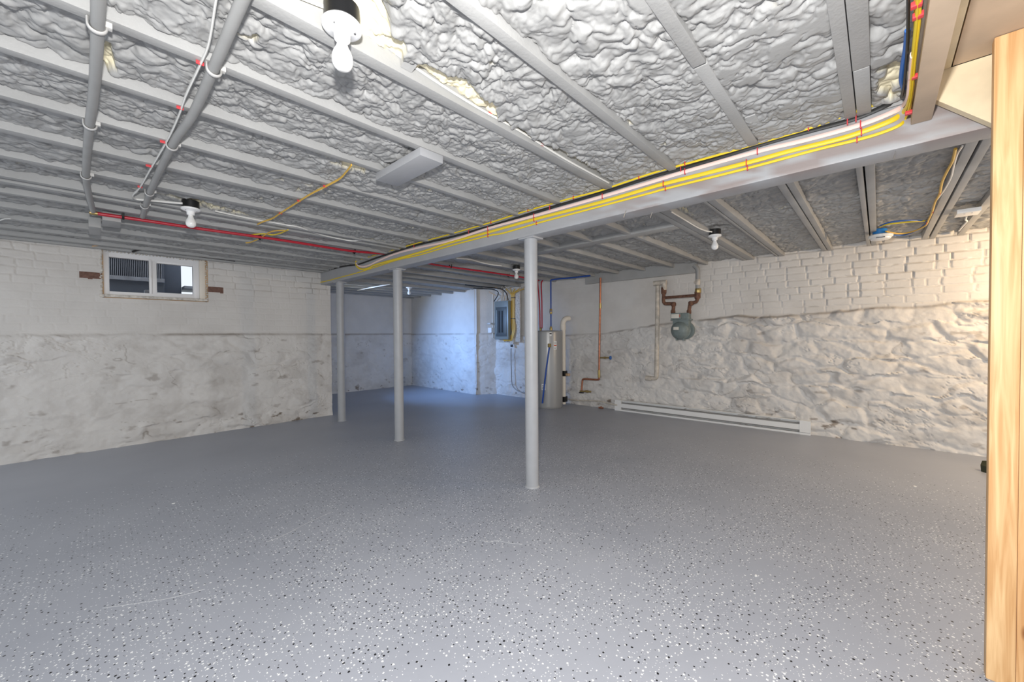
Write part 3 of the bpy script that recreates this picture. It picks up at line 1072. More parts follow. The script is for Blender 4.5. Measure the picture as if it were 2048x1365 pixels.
def cable(name, px, rad, m, label, group=None, plane=None, extra=(), staples=(), before=(), n=8):
    plane = plane or dict(X=XC)
    pts = list(before) + [at(x, y, **plane) for x, y in px] + list(extra)
    t = thing(name, label, 'cable', pts[len(pts) // 2], group)
    part(t, 'sheath', G().tube(pts, rad, n=n, flat=(0, 0, 1) if not np.isscalar(rad) else None), m)
    rb = rad if np.isscalar(rad) else rad[1]
    ra = rad if np.isscalar(rad) else rad[0]
    for x, y in staples:
        p = at(x, y, **plane)
        if 'X' in plane:
            part(t, 'staple', G().box((p[0] - rb - 0.003, p[1] - 0.0022, p[2] - ra - 0.006), (p[0] + 0.004, p[1] + 0.0022, p[2] + ra + 0.006), 0.0008), 'red_staple')
        else:
            part(t, 'staple', G().box((p[0] - ra - 0.004, p[1] - 0.0022, p[2] - rb - 0.0025), (p[0] + ra + 0.004, p[1] + 0.0022, p[2] + 0.006), 0.0006), 'red_staple')
    return t


YT = -0.082
up = lambda pts, z=2.052: [at(x, y, Z=z) for x, y in pts]
c1 = [(686, 529), (714, 521), (780, 502), (840, 485), (900, 468.6), (982, 445), (1056, 421), (1147, 395.4), (1200, 381.5), (1300, 348), (1368, 329), (1440, 309), (1511, 288), (1617, 257), (1690, 231), (1745, 211), (1772, 202)]
cable('electrical_cable', c1, (0.0060, 0.0035), 'yellow_cable', 'topmost yellow cable stapled along the upper edge of the beam', 'cables along the beam', plane=dict(X=XC - 0.005), staples=[(982, 445), (1056, 421), (1147, 395.4), (1278, 355), (1617, 257), (1370, 328)])
c2 = [(650, 541), (688, 533), (717, 529), (754, 516), (828, 492), (900, 475), (982, 452), (1100, 416), (1200, 387), (1300, 355), (1364, 337), (1456, 310), (1534, 286), (1617, 263), (1708, 238), (1774, 210), (1800, 194)]
cable('electrical_cable', c2, (0.0105, 0.004), 'black_cable', 'thick black cable running along the beam between yellow and pink ones', 'cables along the beam', plane=dict(X=XC + 0.001),
      extra=up([(1807, 178), (1813, 120), (1816, 60), (1817, -40)], 2.066), staples=[(828.5, 492), (938, 464), (1100, 416), (1362, 338), (1695, 243), (1712, 237)])
c3 = [(712, 527), (717, 532), (727, 533.5), (740, 530), (754, 523), (790, 508), (840, 495), (900, 482), (976, 457), (1068, 432), (1200, 394.6), (1300, 365), (1370, 343.5), (1515, 303), (1612, 280), (1721, 249.5), (1790, 222), (1806, 210)]
cable('electrical_cable', c3, (0.0105, 0.004), 'pink_cable', 'pale pink cable running along the middle of the beam side', 'cables along the beam',
      extra=up([(1814, 195), (1819, 150), (1823, 110)]), staples=[(976, 457), (1068, 432), (1370, 343.5), (1515, 303), (1721, 249.5), (1205, 393)])
c4 = [(716, 519), (711, 525), (714, 534), (724, 539), (738, 536), (754, 529), (840, 505), (900, 485.5), (976, 465), (1068, 439), (1200, 405), (1300, 375.7), (1327, 368), (1493, 326), (1576, 303), (1671, 280), (1723, 264), (1785, 240), (1808, 222)]
cable('electrical_cable', c4, (0.0108, 0.0045), 'yellow_cable', 'wide yellow cable below the pink one, looping back near the left wall', 'cables along the beam',
      extra=up([(1817, 200), (1823, 140), (1828, 90), (1834, 30), (1836, -30)]), staples=[(976, 465), (1068, 439), (1327, 368), (1493, 326), (1723, 264)])
c5 = [(631, 543), (629, 550), (630, 560), (637, 565), (655, 562), (673, 557), (723, 543.5), (790, 521.5), (840, 510), (900, 492), (976, 472), (1007, 466.4), (1073, 447), (1200, 413), (1300, 386.4), (1331, 377.7), (1495, 336.6), (1631, 300), (1714, 280), (1762, 266), (1800, 250), (1812, 235)]
cable('electrical_cable', c5, (0.0066, 0.0035), 'yellow_cable', 'lowest thin yellow cable along the beam, curling at its left end', 'cables along the beam',
      extra=up([(1820, 205), (1827, 150), (1833, 90), (1839, 40), (1841, -30)]), staples=[(976, 472), (1073, 447), (1331, 377.7), (1495, 336.6), (1714, 280)])
# risers beside the trimmer
cable('electrical_cable', [(1818, 225), (1826, 170), (1829, 100), (1832, 50), (1833, -30)], 0.005, 'amber_cable', 'amber cable climbing beside the bare stair trimmer', 'cables beside the trimmer', plane=dict(Z=2.060))
cable('electrical_cable', [(1808, 178), (1803, 160), (1806, 130), (1812, 95), (1815, 60)], 0.007, 'blue_cable', 'blue cable bowing out beside the bare stair trimmer', 'cables beside the trimmer', plane=dict(Z=2.075))
for x, y, yo in ((1818, 226, 0), (1826, 155, 0), (1836, 32, 0), (1833, 10, 0)):
    p = at(x, y, Z=2.048)
    single('cable_clip', G().box((p[0] - 0.008, p[1] - 0.011, p[2] - 0.006), (p[0] + 0.008, p[1] + 0.011, p[2] + 0.008), 0.002), 'red_staple',
           {226: 'red clip holding the cable bend at the beam', 155: 'red clip halfway up the trimmer cables', 32: 'red clip high on the trimmer cables', 10: 'topmost red clip on the trimmer cables'}[y], 'clip', p)

# ------------------------------------------------------------------ stud, stair stringer
P = at(1971, 1357, Z=0)
sx0, sy1 = float(P[0]), float(P[1])
single('wall_stud', G().box((sx0 - 0.002, sy1 - 0.064, 0.0), (sx0 + 0.036, sy1, 2.188), 0.004), 'pine', 'bare pine stud standing at the right edge of the picture', 'stud', (sx0, sy1 - 0.03, 0))
single('wall_stud', G().box((sx0 + 0.028, sy1 - 0.16, 0.0), (sx0 + 0.066, sy1 - 0.069, 2.188), 0.003), 'pine', 'second pine stud just behind the front one', 'stud', (sx0 + 0.05, sy1 - 0.11, 0))
single('stair_stringer', G().prism([(2.20, -0.141, 2.095), (2.20, -0.141, 2.188), (2.20, -0.85, 2.188), (2.20, -0.85, 1.37)], (0.038, 0, 0)), 'cream_wood', 'cream wooden stair stringer slanting down behind the stud', 'stringer', (2.22, -0.5, 1.4))
p = at(1972, 952, Z=0)
single('wood_offcut', G().prism([(p[0] - 0.02, p[1] - 0.10, 0.001), (p[0] + 0.12, p[1] + 0.012, 0.001), (p[0] + 0.14, p[1] + 0.0, 0.035), (p[0] + 0.14, p[1] - 0.12, 0.06)], (0.03, 0.0, 0.05)), 'offcut_green', 'dark offcut on the floor peeping out behind the stud', 'offcut', p)

# ------------------------------------------------------------------ bare bulb lamp holders
def fixture(x, y, zbox, label, scale=1.0):
    t = thing('bulb_lampholder', label, 'light fixture', (x, y, zbox), 'keyless bulb holders on the joists')
    z = zbox
    part(t, 'outlet_box', G().lathe((x, y, z), [(0.046, 0.0), (0.050, 0.004), (0.050, 0.050), (0.046, 0.052)], n=28), 'black_plastic')
    h = part(t, 'lampholder', G().lathe((x, y, z), [(0.053, 0.0), (0.056, -0.004), (0.055, -0.012), (0.044, -0.018), (0.030, -0.020), (0.024, -0.026), (0.0225, -0.046), (0.020, -0.048)], n=32), 'porcelain')
    for sx in (-1, 1):
        part(h, 'screw', G().lathe((x + sx * 0.030, y - 0.020, z - 0.021), [(0.0, -0.002), (0.0035, -0.0015), (0.004, 0.004)], n=8), 'steel')
    prof = [(0.0135, -0.046), (0.0145, -0.058), (0.0185, -0.070), (0.0250, -0.082), (0.0292, -0.095), (0.0300, -0.106), (0.0285, -0.117), (0.0235, -0.127), (0.0150, -0.1335), (0.0, -0.136)]
    part(t, 'bulb', G().lathe((x, y, z), [(r, hh) for r, hh in prof], n=28), 'bulb_glass')
    return t


fixture(0.512, 1.172, 2.130, 'nearest bare bulb in a porcelain holder, hanging before the camera')
fixture(0.458, 3.560, 2.112, 'bare bulb holder above the red pipe near the window')
fixture(3.940, 1.115, 2.112, 'bare bulb holder right of the beam, toward the gas meter')
fixture(4.010, 3.690, 2.112, 'bare bulb holder just left of the nearest post, before the panel')
fixture(3.915, 6.285, 2.08, 'farthest bare bulb holder in the recess beside the middle post')

# ------------------------------------------------------------------ grey conduits under the left joists
def conduit(px, r, label, clamps, zc):
    pts = [at(x, y, Z=zc) for x, y in px]
    t = thing('grey_conduit', label, 'conduit', pts[len(pts) // 2], 'grey conduits under the joists')
    part(t, 'tube', G().tube(pts, r, n=18), 'grey_pipe_paint')
    for x, y in clamps:
        p = at(x, y, Z=zc)
        g = G()
        ring = []
        for k in range(11):
            a_ = math.pi * k / 10
            ring.append((p[0] + (r + 0.004) * math.cos(a_), p[1], p[2] - (r + 0.004) * math.sin(a_)))
        ring = [(p[0] + r + 0.004, p[1], zc + r)] + ring + [(p[0] - r - 0.004, p[1], zc + r)]
        g.tube(ring, (0.010, 0.0035), n=6, smooth=False, flat=(0, 1, 0))
        g.box((p[0] + r, p[1] - 0.010, zc + r - 0.012), (p[0] + r + 0.016, p[1] + 0.010, zc + r + 0.004), 0.001)
        part(t, 'strap', g, 'strap_white')
    return t


conduit([(199, -60), (197, 0), (192, 130), (186, 200), (178, 262), (172, 350), (178, 390), (185, 418), (187, 428)], 0.0155, 'left grey conduit crossing the joists to the red pipe', [(194, 52), (180, 250), (172, 352)], 2.110)
conduit([(512, -60), (485, 0), (430, 130), (385, 230), (345, 290), (300, 385), (285, 434)], 0.0160, 'right grey conduit crossing the joists beside the white cable', [(428, 140), (344, 292), (299, 386), (289, 412)], 2.110)
cable('electrical_cable', [(440, -40), (432, 0), (418, 85), (400, 130), (372, 190), (358, 230), (335, 280), (300, 340), (280, 375), (266, 390), (272, 398), (300, 401), (365, 407)], (0.0070, 0.0035), 'white_cable',
      'white cable weaving down beside the right grey conduit', plane=dict(Z=2.122), staples=[(400, 126), (360, 216), (326, 284), (297, 332), (280, 374)])
cable('electrical_cable', [(430, 422), (470, 431), (520, 441), (545, 445), (572, 450), (600, 455), (640, 469), (680, 478), (705, 482), (722, 480)], (0.006, 0.003), 'white_cable',
      'white cable running from the lamp by the window toward the beam', plane=dict(Z=2.135))
# cable of the near lamp along its joist
cable('electrical_cable', [(752, 74), (790, 105), (860, 155), (955, 215), (1040, 262), (1130, 318), (1218, 366)], (0.0055, 0.003), 'white_cable', 'white cable stapled along the joist of the nearest bulb', plane=dict(Y=1.233), staples=[(828, 130), (980, 228), (1085, 290)])
cable('electrical_cable', [(590, -10), (620, 2), (640, 10), (656, 16)], (0.0065, 0.003), 'white_cable', 'short white cable entering the box of the nearest bulb', plane=dict(Y=1.225))

# red pipe across the room, under the joists
rp = [(-0.004, 4.135, 2.100), (0.24, 4.125, 2.100), (0.60, 4.118, 2.10), (1.2, 4.075, 2.10), (1.85, 4.108, 2.105), (2.25, 4.15, 2.142), (2.42, 4.15, 2.142), (2.96, 4.135, 2.10), (3.8, 4.09, 2.10), (4.6, 4.09, 2.10), (5.05, 4.14, 2.10)]
t = thing('water_pipe', 'long red plastic water pipe hung across under the joists', 'pipe', rp[4])
part(t, 'tube', G().tube(rp, 0.0125, n=12), 'red_pipe')
part(t, 'end_fitting', G().tube([(-0.035, 4.137, 2.10), (0.005, 4.135, 2.10)], 0.014, n=12, smooth=False), 'brass')
for x in (0.135, 1.02, 1.9, 3.2, 4.3):
    part(t, 'hanger', G().tube([(x, 4.12, 2.082), (x, 4.105, 2.10), (x, 4.105, 2.13)], (0.003, 0.008), n=6, smooth=False, flat=(0, 1, 0)).tube([(x, 4.12, 2.082), (x, 4.145, 2.10), (x, 4.145, 2.13)], (0.003, 0.008), n=6, smooth=False, flat=(0, 1, 0)), 'black_plastic')

# blocks under the joists
single('wood_block', G().box((1.098, 1.648, 2.088), (1.236, 2.100, 2.129), 0.003), 'beam_paint', 'grey painted wood block nailed across two joists in mid ceiling', 'block', (1.167, 1.87, 2.088))
single('wood_block', G().box((-0.045, 4.40, 2.05), (0.022, 4.75, 2.129), 0.003), 'joist_paint', 'grey block under the joists at the left end of the red pipe', 'block', (-0.01, 4.57, 2.05))
single('wood_block', G().box((0.028, 4.16, 2.066), (0.125, 4.40, 2.129), 0.003), 'joist_paint', 'grey block behind the red pipe, next to the left conduit', 'block', (0.07, 4.28, 2.066))

# yellow cables on the left bay
cable('electrical_cable', [(703, 330), (694, 342), (680, 357), (655, 371), (620, 389), (590, 408), (560, 427), (545, 437), (525, 444), (515, 449)], (0.0070, 0.0035), 'amber_cable', 'amber cable hanging diagonally across the joists above the red pipe', plane=dict(Z=2.121), staples=[(650, 373), (598, 402), (561, 427)])
cable('electrical_cable', [(576, 460), (560, 467), (545, 470), (530, 468), (510, 469), (496, 471)], 0.0055, 'yellow_cable', 'upper yellow loop of cable dropping to the red pipe', plane=dict(Z=2.115))
cable('electrical_cable', [(571, 461), (550, 462), (535, 467), (518, 478), (500, 485), (492, 486)], 0.0055, 'amber_cable', 'lower amber loop of cable behind the red pipe', plane=dict(Z=2.105))
cable('electrical_cable', [(193, 467), (193, 472), (200, 478), (206, 483), (200, 490), (184, 493)], 0.006, 'tan_cable', 'short tan cable zigzagging above the window corner', plane=dict(Y=5.85))
cable('electrical_cable', [(264, 504), (280, 500), (305, 498), (325, 499), (345, 505), (400, 513), (470, 522)], 0.010, 'black_cable', 'black cable sagging above the window', plane=dict(Y=5.88))
cable('electrical_cable', [(0, 441), (10, 438), (22, 438)], 0.004, 'white_cable', 'short white cable end at the left edge under the joists', plane=dict(Z=2.12))

# ------------------------------------------------------------------ electrical panel and its cables
PX = 5.34
t = thing('breaker_box', 'grey electrical panel with its door off, hung beside the nearest post', 'panel', (5.40, 5.32, 1.1))
part(t, 'backboard', G().box((5.445, 4.93, 1.06), (5.47, 5.56, 2.10), 0.002), 'concrete_dust')
part(t, 'cabinet', G().box((PX, 5.135, 1.105), (5.445, 5.505, 1.85), 0.006), 'panel_grey')
cv = part(t, 'cover', G().box((PX - 0.008, 5.175, 1.165), (PX, 5.465, 1.735), 0.003), 'panel_inner')
for y in (5.265, 5.345):
    b_ = G().box((PX - 0.014, y, 1.24), (PX - 0.008, y + 0.045, 1.66))
    for k in range(14):
        b_.box((PX - 0.020, y + 0.012, 1.25 + k * 0.029), (PX - 0.013, y + 0.033, 1.262 + k * 0.029))
    part(cv, 'breaker_column', b_, 'black_plastic')
part(cv, 'trim_strip', G().box((PX - 0.012, 5.195, 1.22), (PX - 0.008, 5.215, 1.68), 0.001).box((PX - 0.012, 5.425, 1.22), (PX - 0.008, 5.445, 1.68), 0.001), 'panel_grey')
rnd = random.Random(4)
for i in range(7):
    y = 5.19 + i * 0.036
    c_ = [(5.40, y, 1.845), (5.405, y + rnd.uniform(-0.01, 0.01), 1.92), (5.42, y + rnd.uniform(-0.05, 0.05), 2.02), (5.30 + rnd.uniform(-0.1, 0.05), y + rnd.uniform(-0.08, 0.08), 2.115)]
    lab = '%s of the seven pale cables rising from the panel top' % ['rightmost', 'second from right', 'third from right', 'middle one', 'third from left', 'second from left', 'leftmost'][i]
    tt = thing('panel_cable', lab, 'cable', c_[1], 'pale cables on the panel top')
    part(tt, 'sheath', G().tube(c_, 0.006, n=7), 'tan_cable' if i % 2 else 'pvc')
tt = thing('panel_cable', 'black cable arching into the left of the panel top', 'cable', (5.38, 5.5, 1.9))
part(tt, 'sheath', G().tube([at(988, 603, X=5.39), at(995, 592, X=5.37), at(996, 584, X=5.35), at(985, 579, X=5.3), at(968, 578, X=5.2), at(940, 576, X=5.0), at(900, 572, X=4.8)], 0.009, n=8), 'black_cable')
tt = thing('panel_cable', 'black cable arching into the right of the panel top', 'cable', (5.38, 5.2, 1.9))
part(tt, 'sheath', G().tube([at(1016.5, 601, X=5.39), at(1013, 588, X=5.36), at(1006, 580, X=5.34), at(995, 577, X=5.25), at(975, 575, X=5.0), at(930, 570, X=4.7)], 0.010, n=8), 'black_cable')
yb = [(1023, 588), (1025, 600), (1025, 620), (1025, 640)]
for i in range(5):
    o_ = (i - 2) * 1.3
    pts = [at(1012 + i * 9, 578, X=5.36), at(1020 + i * 2.5, 586, X=5.41)] + [at(1025.5 + o_, y, X=5.425) for y in (596, 615, 637)] + [at(1027 + o_ * 1.3, 655, X=5.42), at(1026 + o_ * 0.8, 668, X=5.41), at(1020 + o_, 678 + i, X=5.40), at(1010, 683 - i, X=5.39), at(1006, 679, X=5.39)]
    tt = thing('panel_cable', ['amber cable in the bundle right of the panel, leftmost', 'amber cable in the bundle right of the panel, second from left', 'amber cable in the middle of the bundle right of the panel', 'amber cable in the bundle right of the panel, second from right', 'amber cable in the bundle right of the panel, rightmost'][i], 'cable', pts[4], 'amber cable bundle beside the panel')
    part(tt, 'sheath', G().tube(pts, (0.010, 0.006), n=8, flat=(0, 1, 0)), 'amber_cable')
for y, lab in ((596, 'upper black tie around the amber cable bundle'), (637.5, 'lower black tie around the amber cable bundle')):
    p = at(1026, y, X=5.42)
    single('cable_tie', G().box((p[0] - 0.014, p[1] - 0.045, p[2] - 0.007), (p[0] + 0.016, p[1] + 0.045, p[2] + 0.007), 0.002), 'black_plastic', lab, 'cable tie', p)
pts = [at(1010 + k * 6, y, X=5.3) for k, y in enumerate((580, 578, 577, 577, 576, 575))]
cable('electrical_cable', [(1008, 580), (1020, 577), (1035, 577), (1050, 574), (1062, 571)], (0.016, 0.010), 'tan_cable', 'tan cables fanning out under the joists above the panel', plane=dict(Z=2.10))
cable('electrical_cable', [(978, 584), (985, 588), (993, 592)], 0.008, 'tan_cable', 'short tan cable left of the panel top', plane=dict(X=5.35))
# socket and cord under the panel
t = thing('power_cord', 'grey cord hanging from the outlet under the panel to the heater', 'cord', at(1022, 700, X=5.42))
part(t, 'plug', G().box(at(1024, 692, X=5.44) - np.array([0.02, 0.022, 0.025]), at(1024, 692, X=5.44) + np.array([0.005, 0.022, 0.025]), 0.004), 'black_plastic')
part(t, 'cord', G().tube([at(x, y, X=5.43) for x, y in ((1022, 697), (1022, 720), (1023, 745), (1024, 768), (1030, 778), (1040, 784), (1052, 786), (1066, 786))], 0.009, n=8), 'grey_cable')
p = at(1025, 682, X=5.44)
single('outlet_box', G().box((p[0] - 0.03, p[1] - 0.05, p[2] - 0.06), (p[0] + 0.01, p[1] + 0.05, p[2] + 0.05), 0.006), 'concrete_dust', 'pale outlet box below the cable bundle', 'outlet', p)
p = at(981, 648, X=5.36)
single('wall_conduit', G().box((p[0] - 0.06, p[1] - 0.06, p[2] - 0.015), (p[0] + 0.08, p[1] + 0.03, p[2] + 0.015), 0.004), 'strap_white', 'short pale conduit stub left of the panel', 'conduit', p)
p = at(983, 661, X=5.40)
single('junction_box', G().box((p[0] - 0.05, p[1] - 0.05, p[2] - 0.05), (p[0] + 0.05, p[1] + 0.05, p[2] + 0.05), 0.004), 'label_white', 'small white box on the wall left of the panel', 'box', p)
tt = thing('panel_conduit', 'thin pale conduit rising along the left of the panel', 'conduit', at(985.5, 640, X=5.40))
part(tt, 'tube', G().tube([at(985.5, 588, X=5.41), at(985.5, 676, X=5.41)], 0.014, n=8, smooth=False), 'pvc')

# ------------------------------------------------------------------ water heater
hx, hy, hr, hh = 5.085, 3.975, 0.232, 1.262
t = thing('water_heater', 'tall grey cylindrical water heater half hidden by the nearest post', 'water heater', (hx, hy, 0))
part(t, 'tank', G().lathe((hx, hy, 0), [(hr - 0.012, 0.0), (hr - 0.002, 0.012), (hr, 0.04), (hr, hh - 0.045), (hr - 0.004, hh - 0.02)], n=56), 'heater_shell')
part(t, 'top', G().lathe((hx, hy, 0), [(hr - 0.003, hh - 0.022), (hr - 0.012, hh - 0.006), (hr - 0.06, hh), (0, hh + 0.004)], n=56), 'heater_shell')


def on_tank(ang, z0, z1, half, off=0.0015, seg=8):
    """a patch of label wrapped on the tank"""
    vs_, fs = [], []
    for k in range(seg + 1):
        a_ = ang - half + 2 * half * k / seg
        for z in (z0, z1):
            vs_.append((hx + (hr + off) * math.cos(a_), hy + (hr + off) * math.sin(a_), z))
            vs_.append((hx + (hr - 0.002) * math.cos(a_), hy + (hr - 0.002) * math.sin(a_), z))
    for k in range(seg):
        b = k * 4
        fs += [(b, b + 4, b + 6, b + 2), (b + 2, b + 6, b + 7, b + 3), (b, b + 1, b + 5, b + 4)]
    fs += [(0, 2, 3, 1), (seg * 4, seg * 4 + 1, seg * 4 + 3, seg * 4 + 2)]
    return G().add(vs_, fs)


def tank_angle(px):
    best = min(np.linspace(-math.pi * 1.1, -math.pi * 0.3, 400), key=lambda a_: abs(project((hx + hr * math.cos(a_), hy + hr * math.sin(a_), 0.8))[0] - px))
    return best


def project(q):
    c_ = np.array(q) - CAM
    return (1024 + FPX * (c_ @ RT) / (c_ @ FW), 682.5 - FPX * (c_ @ UP) / (c_ @ FW))


zt = lambda y: at(1100, y, X=4.93)[2]
lab = part(t, 'rating_label', on_tank(tank_angle(1110.5), zt(699.5), zt(683), 0.115), 'label_white')
part(lab, 'red_band', on_tank(tank_angle(1110.5), zt(692.5), zt(690.5), 0.10, 0.0025), 'label_red')
part(lab, 'print_line', on_tank(tank_angle(1110.5), zt(687.2), zt(686.2), 0.085, 0.0025), 'label_ink')
part(lab, 'print_line', on_tank(tank_angle(1110.5), zt(697.2), zt(696.2), 0.085, 0.0025), 'label_ink')
lb2 = part(t, 'energy_label', on_tank(tank_angle(1087), zt(781), zt(768.5), 0.15), 'label_white')
for k in range(3):
    part(lb2, 'print_line', on_tank(tank_angle(1087), zt(778.6 - k * 3), zt(777.6 - k * 3), 0.11, 0.0025), 'label_ink')
lb3 = part(t, 'warning_label', on_tank(tank_angle(1101.5), zt(672.5), zt(665), 0.075), 'label_white')
part(lb3, 'dark_band', on_tank(tank_angle(1101.5), zt(669.2), zt(666.2), 0.065, 0.0025), 'label_ink')
a_ = tank_angle(1098.5)
vx, vy = hx + hr * math.cos(a_), hy + hr * math.sin(a_)
nx_, ny2 = math.cos(a_), math.sin(a_)
vz = zt(690)
vv = part(t, 'relief_valve', G().tube([(vx, vy, vz), (vx + nx_ * 0.05, vy + ny2 * 0.05, vz)], 0.018, n=12, smooth=False).box((vx + nx_ * 0.05 - 0.02, vy + ny2 * 0.05 - 0.02, vz - 0.04), (vx + nx_ * 0.05 + 0.02, vy + ny2 * 0.05 + 0.02, vz + 0.02), 0.005), 'brass')
a2 = tank_angle(1086)
part(vv, 'discharge_tube', G().tube([(vx + nx_ * 0.052, vy + ny2 * 0.052, vz - 0.03), (hx + (hr + 0.04) * math.cos((a_ + a2) / 2), hy + (hr + 0.04) * math.sin((a_ + a2) / 2), (vz + 0.12) / 2), (hx + (hr + 0.035) * math.cos(a2), hy + (hr + 0.035) * math.sin(a2), 0.10)], 0.0135, n=10), 'blue_pipe', label='blue discharge tube of the relief valve')

# hot and cold pipes over the heater
t = thing('hot_riser', 'pair of red pipes coming down to the water heater top', 'pipe', (5.13, 4.18, 1.3))
part(t, 'tube', G().tube([(5.14, 4.19, 1.30), (5.14, 4.20, 1.7), (5.13, 4.22, 2.0), (5.08, 4.20, 2.12)], 0.011, n=10), 'red_pipe')
part(t, 'tube', G().tube([(5.16, 4.165, 1.30), (5.16, 4.165, 1.75), (5.165, 4.18, 2.05), (5.2, 4.18, 2.12)], 0.011, n=10), 'red_pipe')
part(t, 'nipple', G().lathe((5.14, 4.18, 1.215), [(0.018, 0), (0.018, 0.06), (0.023, 0.062), (0.023, 0.09), (0.015, 0.1)], n=14), 'brass')
t = thing('cold_riser', 'blue pipe with a brass valve rising from the water heater', 'pipe', (5.15, 3.965, 1.3))
part(t, 'tube', G().tube([(5.15, 3.965, 1.30), (5.15, 3.965, 2.10)], 0.0125, n=10, smooth=False), 'blue_pipe')
part(t, 'nipple', G().lathe((5.15, 3.965, 1.22), [(0.020, 0), (0.020, 0.05), (0.024, 0.052), (0.024, 0.08), (0.016, 0.11)], n=14), 'brass')
vv = part(t, 'valve', G().lathe((5.15, 3.965, 1.58), [(0.016, -0.045), (0.021, -0.03), (0.024, 0), (0.021, 0.03), (0.016, 0.045)], n=14), 'brass')
part(vv, 'valve_handle', G().box((5.115, 3.925, 1.575), (5.13, 3.96, 1.588), 0.002), 'blue_pipe')
t = thing('cold_pipe', 'blue pipe lying under the joists above the water heater', 'pipe', (5.2, 3.7, 2.11))
part(t, 'tube', G().tube([(5.15, 3.965, 2.10), (5.2, 3.85, 2.112), (5.25, 3.6, 2.112), (5.3, 3.3, 2.118)], 0.0125, n=10), 'blue_pipe')

# white vent pipe
vx0, vy0 = 5.36, 3.865
t = thing('vent_pipe', 'cream plastic pipe with an elbow standing behind the water heater', 'pipe', (vx0, vy0, 0))
part(t, 'tube', G().tube([(vx0, vy0, 0.02), (vx0, vy0, 1.27)], 0.036, n=18, smooth=False), 'pvc')
part(t, 'collar', G().lathe((vx0, vy0 + 0.01, 1.27), [(0.05, 0), (0.05, 0.09), (0.046, 0.092)], n=18), 'pvc')
part(t, 'elbow', G().tube([(vx0, vy0 + 0.012, 1.36), (vx0, vy0 + 0.005, 1.40), (vx0 + 0.015, vy0 - 0.015, 1.445), (vx0 + 0.05, vy0 - 0.035, 1.465), (vx0 + 0.10, vy0 - 0.045, 1.465)], 0.044, n=18), 'pvc')
for z in (0.54, 0.105):
    part(t, 'clamp', G().box((vx0 - 0.045, vy0 - 0.045, z - 0.045), (vx0 + 0.05, vy0 + 0.045, z + 0.045), 0.006), 'black_plastic')
part(t, 'wood_wedge', G().box((vx0 - 0.01, vy0 - 0.10, 0.50), (vx0 + 0.05, vy0 - 0.045, 0.54), 0.003), 'raw_lumber')
cable('drain_hose', [(1128, 797), (1150, 801), (1175, 802), (1200, 803), (1215, 807), (1234, 811)], 0.010, 'old_pipe_paint', 'thin hose running along the wall foot to the baseboard heater', plane=dict(X=5.50))

# copper pipe with valves
XCo = 5.47
t = thing('copper_pipe', 'copper pipe dropping down the wall between heater and gas meter', 'pipe', at(1198, 760, X=XCo))
q = lambda x, y: at(x, y, X=XCo)
part(t, 'tube', G().tube([q(1201, 556), q(1199.5, 650), q(1198, 752)], 0.016, n=10, smooth=False).tube([q(1198, 745), q(1198, 757), q(1194, 760), q(1172, 758.5), q(1166, 759.5), q(1164.5, 765), q(1163, 781)], 0.016, n=10, sub=3), 'copper')
part(t, 'coupling', G().lathe(q(1200.5, 612), [(0.019, -0.04), (0.020, 0), (0.019, 0.04)], n=12), 'brass')
part(t, 'coupling', G().lathe(q(1198, 748), [(0.020, -0.06), (0.022, 0), (0.020, 0.06)], n=12), 'brass')
v1 = part(t, 'valve', G().tube([q(1198, 716), q(1218, 716)], 0.012, n=10, smooth=False).lathe(q(1210, 716), [(0.016, -0.02), (0.018, 0), (0.016, 0.02)], axis=(0, 1, 0), n=10), 'brass')
part(v1, 'valve_wheel', G().lathe(q(1221, 716), [(0.012, -0.008), (0.030, -0.006), (0.030, 0.006), (0.012, 0.008)], axis=(0, 1, 0), n=16), 'blue_cable')
v2 = part(t, 'valve', G().tube([q(1160, 783), q(1182, 784)], 0.014, n=10, smooth=False).lathe(q(1174, 783.5), [(0.018, -0.03), (0.021, 0), (0.018, 0.03)], axis=(0, 1, 0), n=10), 'brass')
part(v2, 'valve_handle', G().box(q(1163, 786) - np.array([0.02, 0.04, 0.006]), q(1163, 786) + np.array([0.02, 0.04, 0.006]), 0.002), 'black_plastic')
p = at(1202, 818, Z=0)
single('pipe_fitting', G().tube([(p[0], p[1] - 0.04, 0.014), (p[0], p[1] + 0.04, 0.014)], 0.013, n=10, smooth=False).tube([(p[0], p[1], 0.014), (p[0], p[1], 0.04)], 0.011, n=8, smooth=False), 'copper', 'loose copper fitting lying on the floor at the wall foot', 'fitting', p)

# ------------------------------------------------------------------ gas meter
XM = 5.42
q = lambda x, y, X=XM: at(x, y, X=X)
t = thing('gas_meter', 'grey gas meter with round drum hanging from rusty pipes', 'gas meter', q(1362, 679))
c0 = q(1360, 661)
yc, zc_ = c0[1], c0[2]
part(t, 'drum', G().lathe((XM + 0.10, yc + 0.005, zc_), [(0.118, 0.0), (0.124, 0.02), (0.124, 0.055), (0.132, 0.058), (0.132, 0.066), (0.124, 0.070), (0.120, 0.10), (0.10, 0.13), (0.06, 0.145), (0, 0.15)], axis=(-1, 0, 0), n=40), 'meter_grey')
part(t, 'rear_drum', G().lathe((XM + 0.10, yc - 0.035, zc_), [(0.08, -0.03), (0.122, -0.02), (0.124, 0.03)], axis=(-1, 0, 0), n=40), 'meter_grey')
part(t, 'body', G().box((XM - 0.005, yc - 0.115, zc_ + 0.05), (XM + 0.10, yc + 0.10, zc_ + 0.235), 0.012), 'meter_grey')
part(t, 'flange', G().box((XM - 0.015, yc - 0.135, zc_ + 0.135), (XM + 0.105, yc + 0.125, zc_ + 0.15), 0.003), 'meter_grey')
ix = part(t, 'index', G().box((XM - 0.035, yc - 0.02, zc_ + 0.152), (XM - 0.004, yc + 0.112, zc_ + 0.235), 0.004), 'meter_grey')
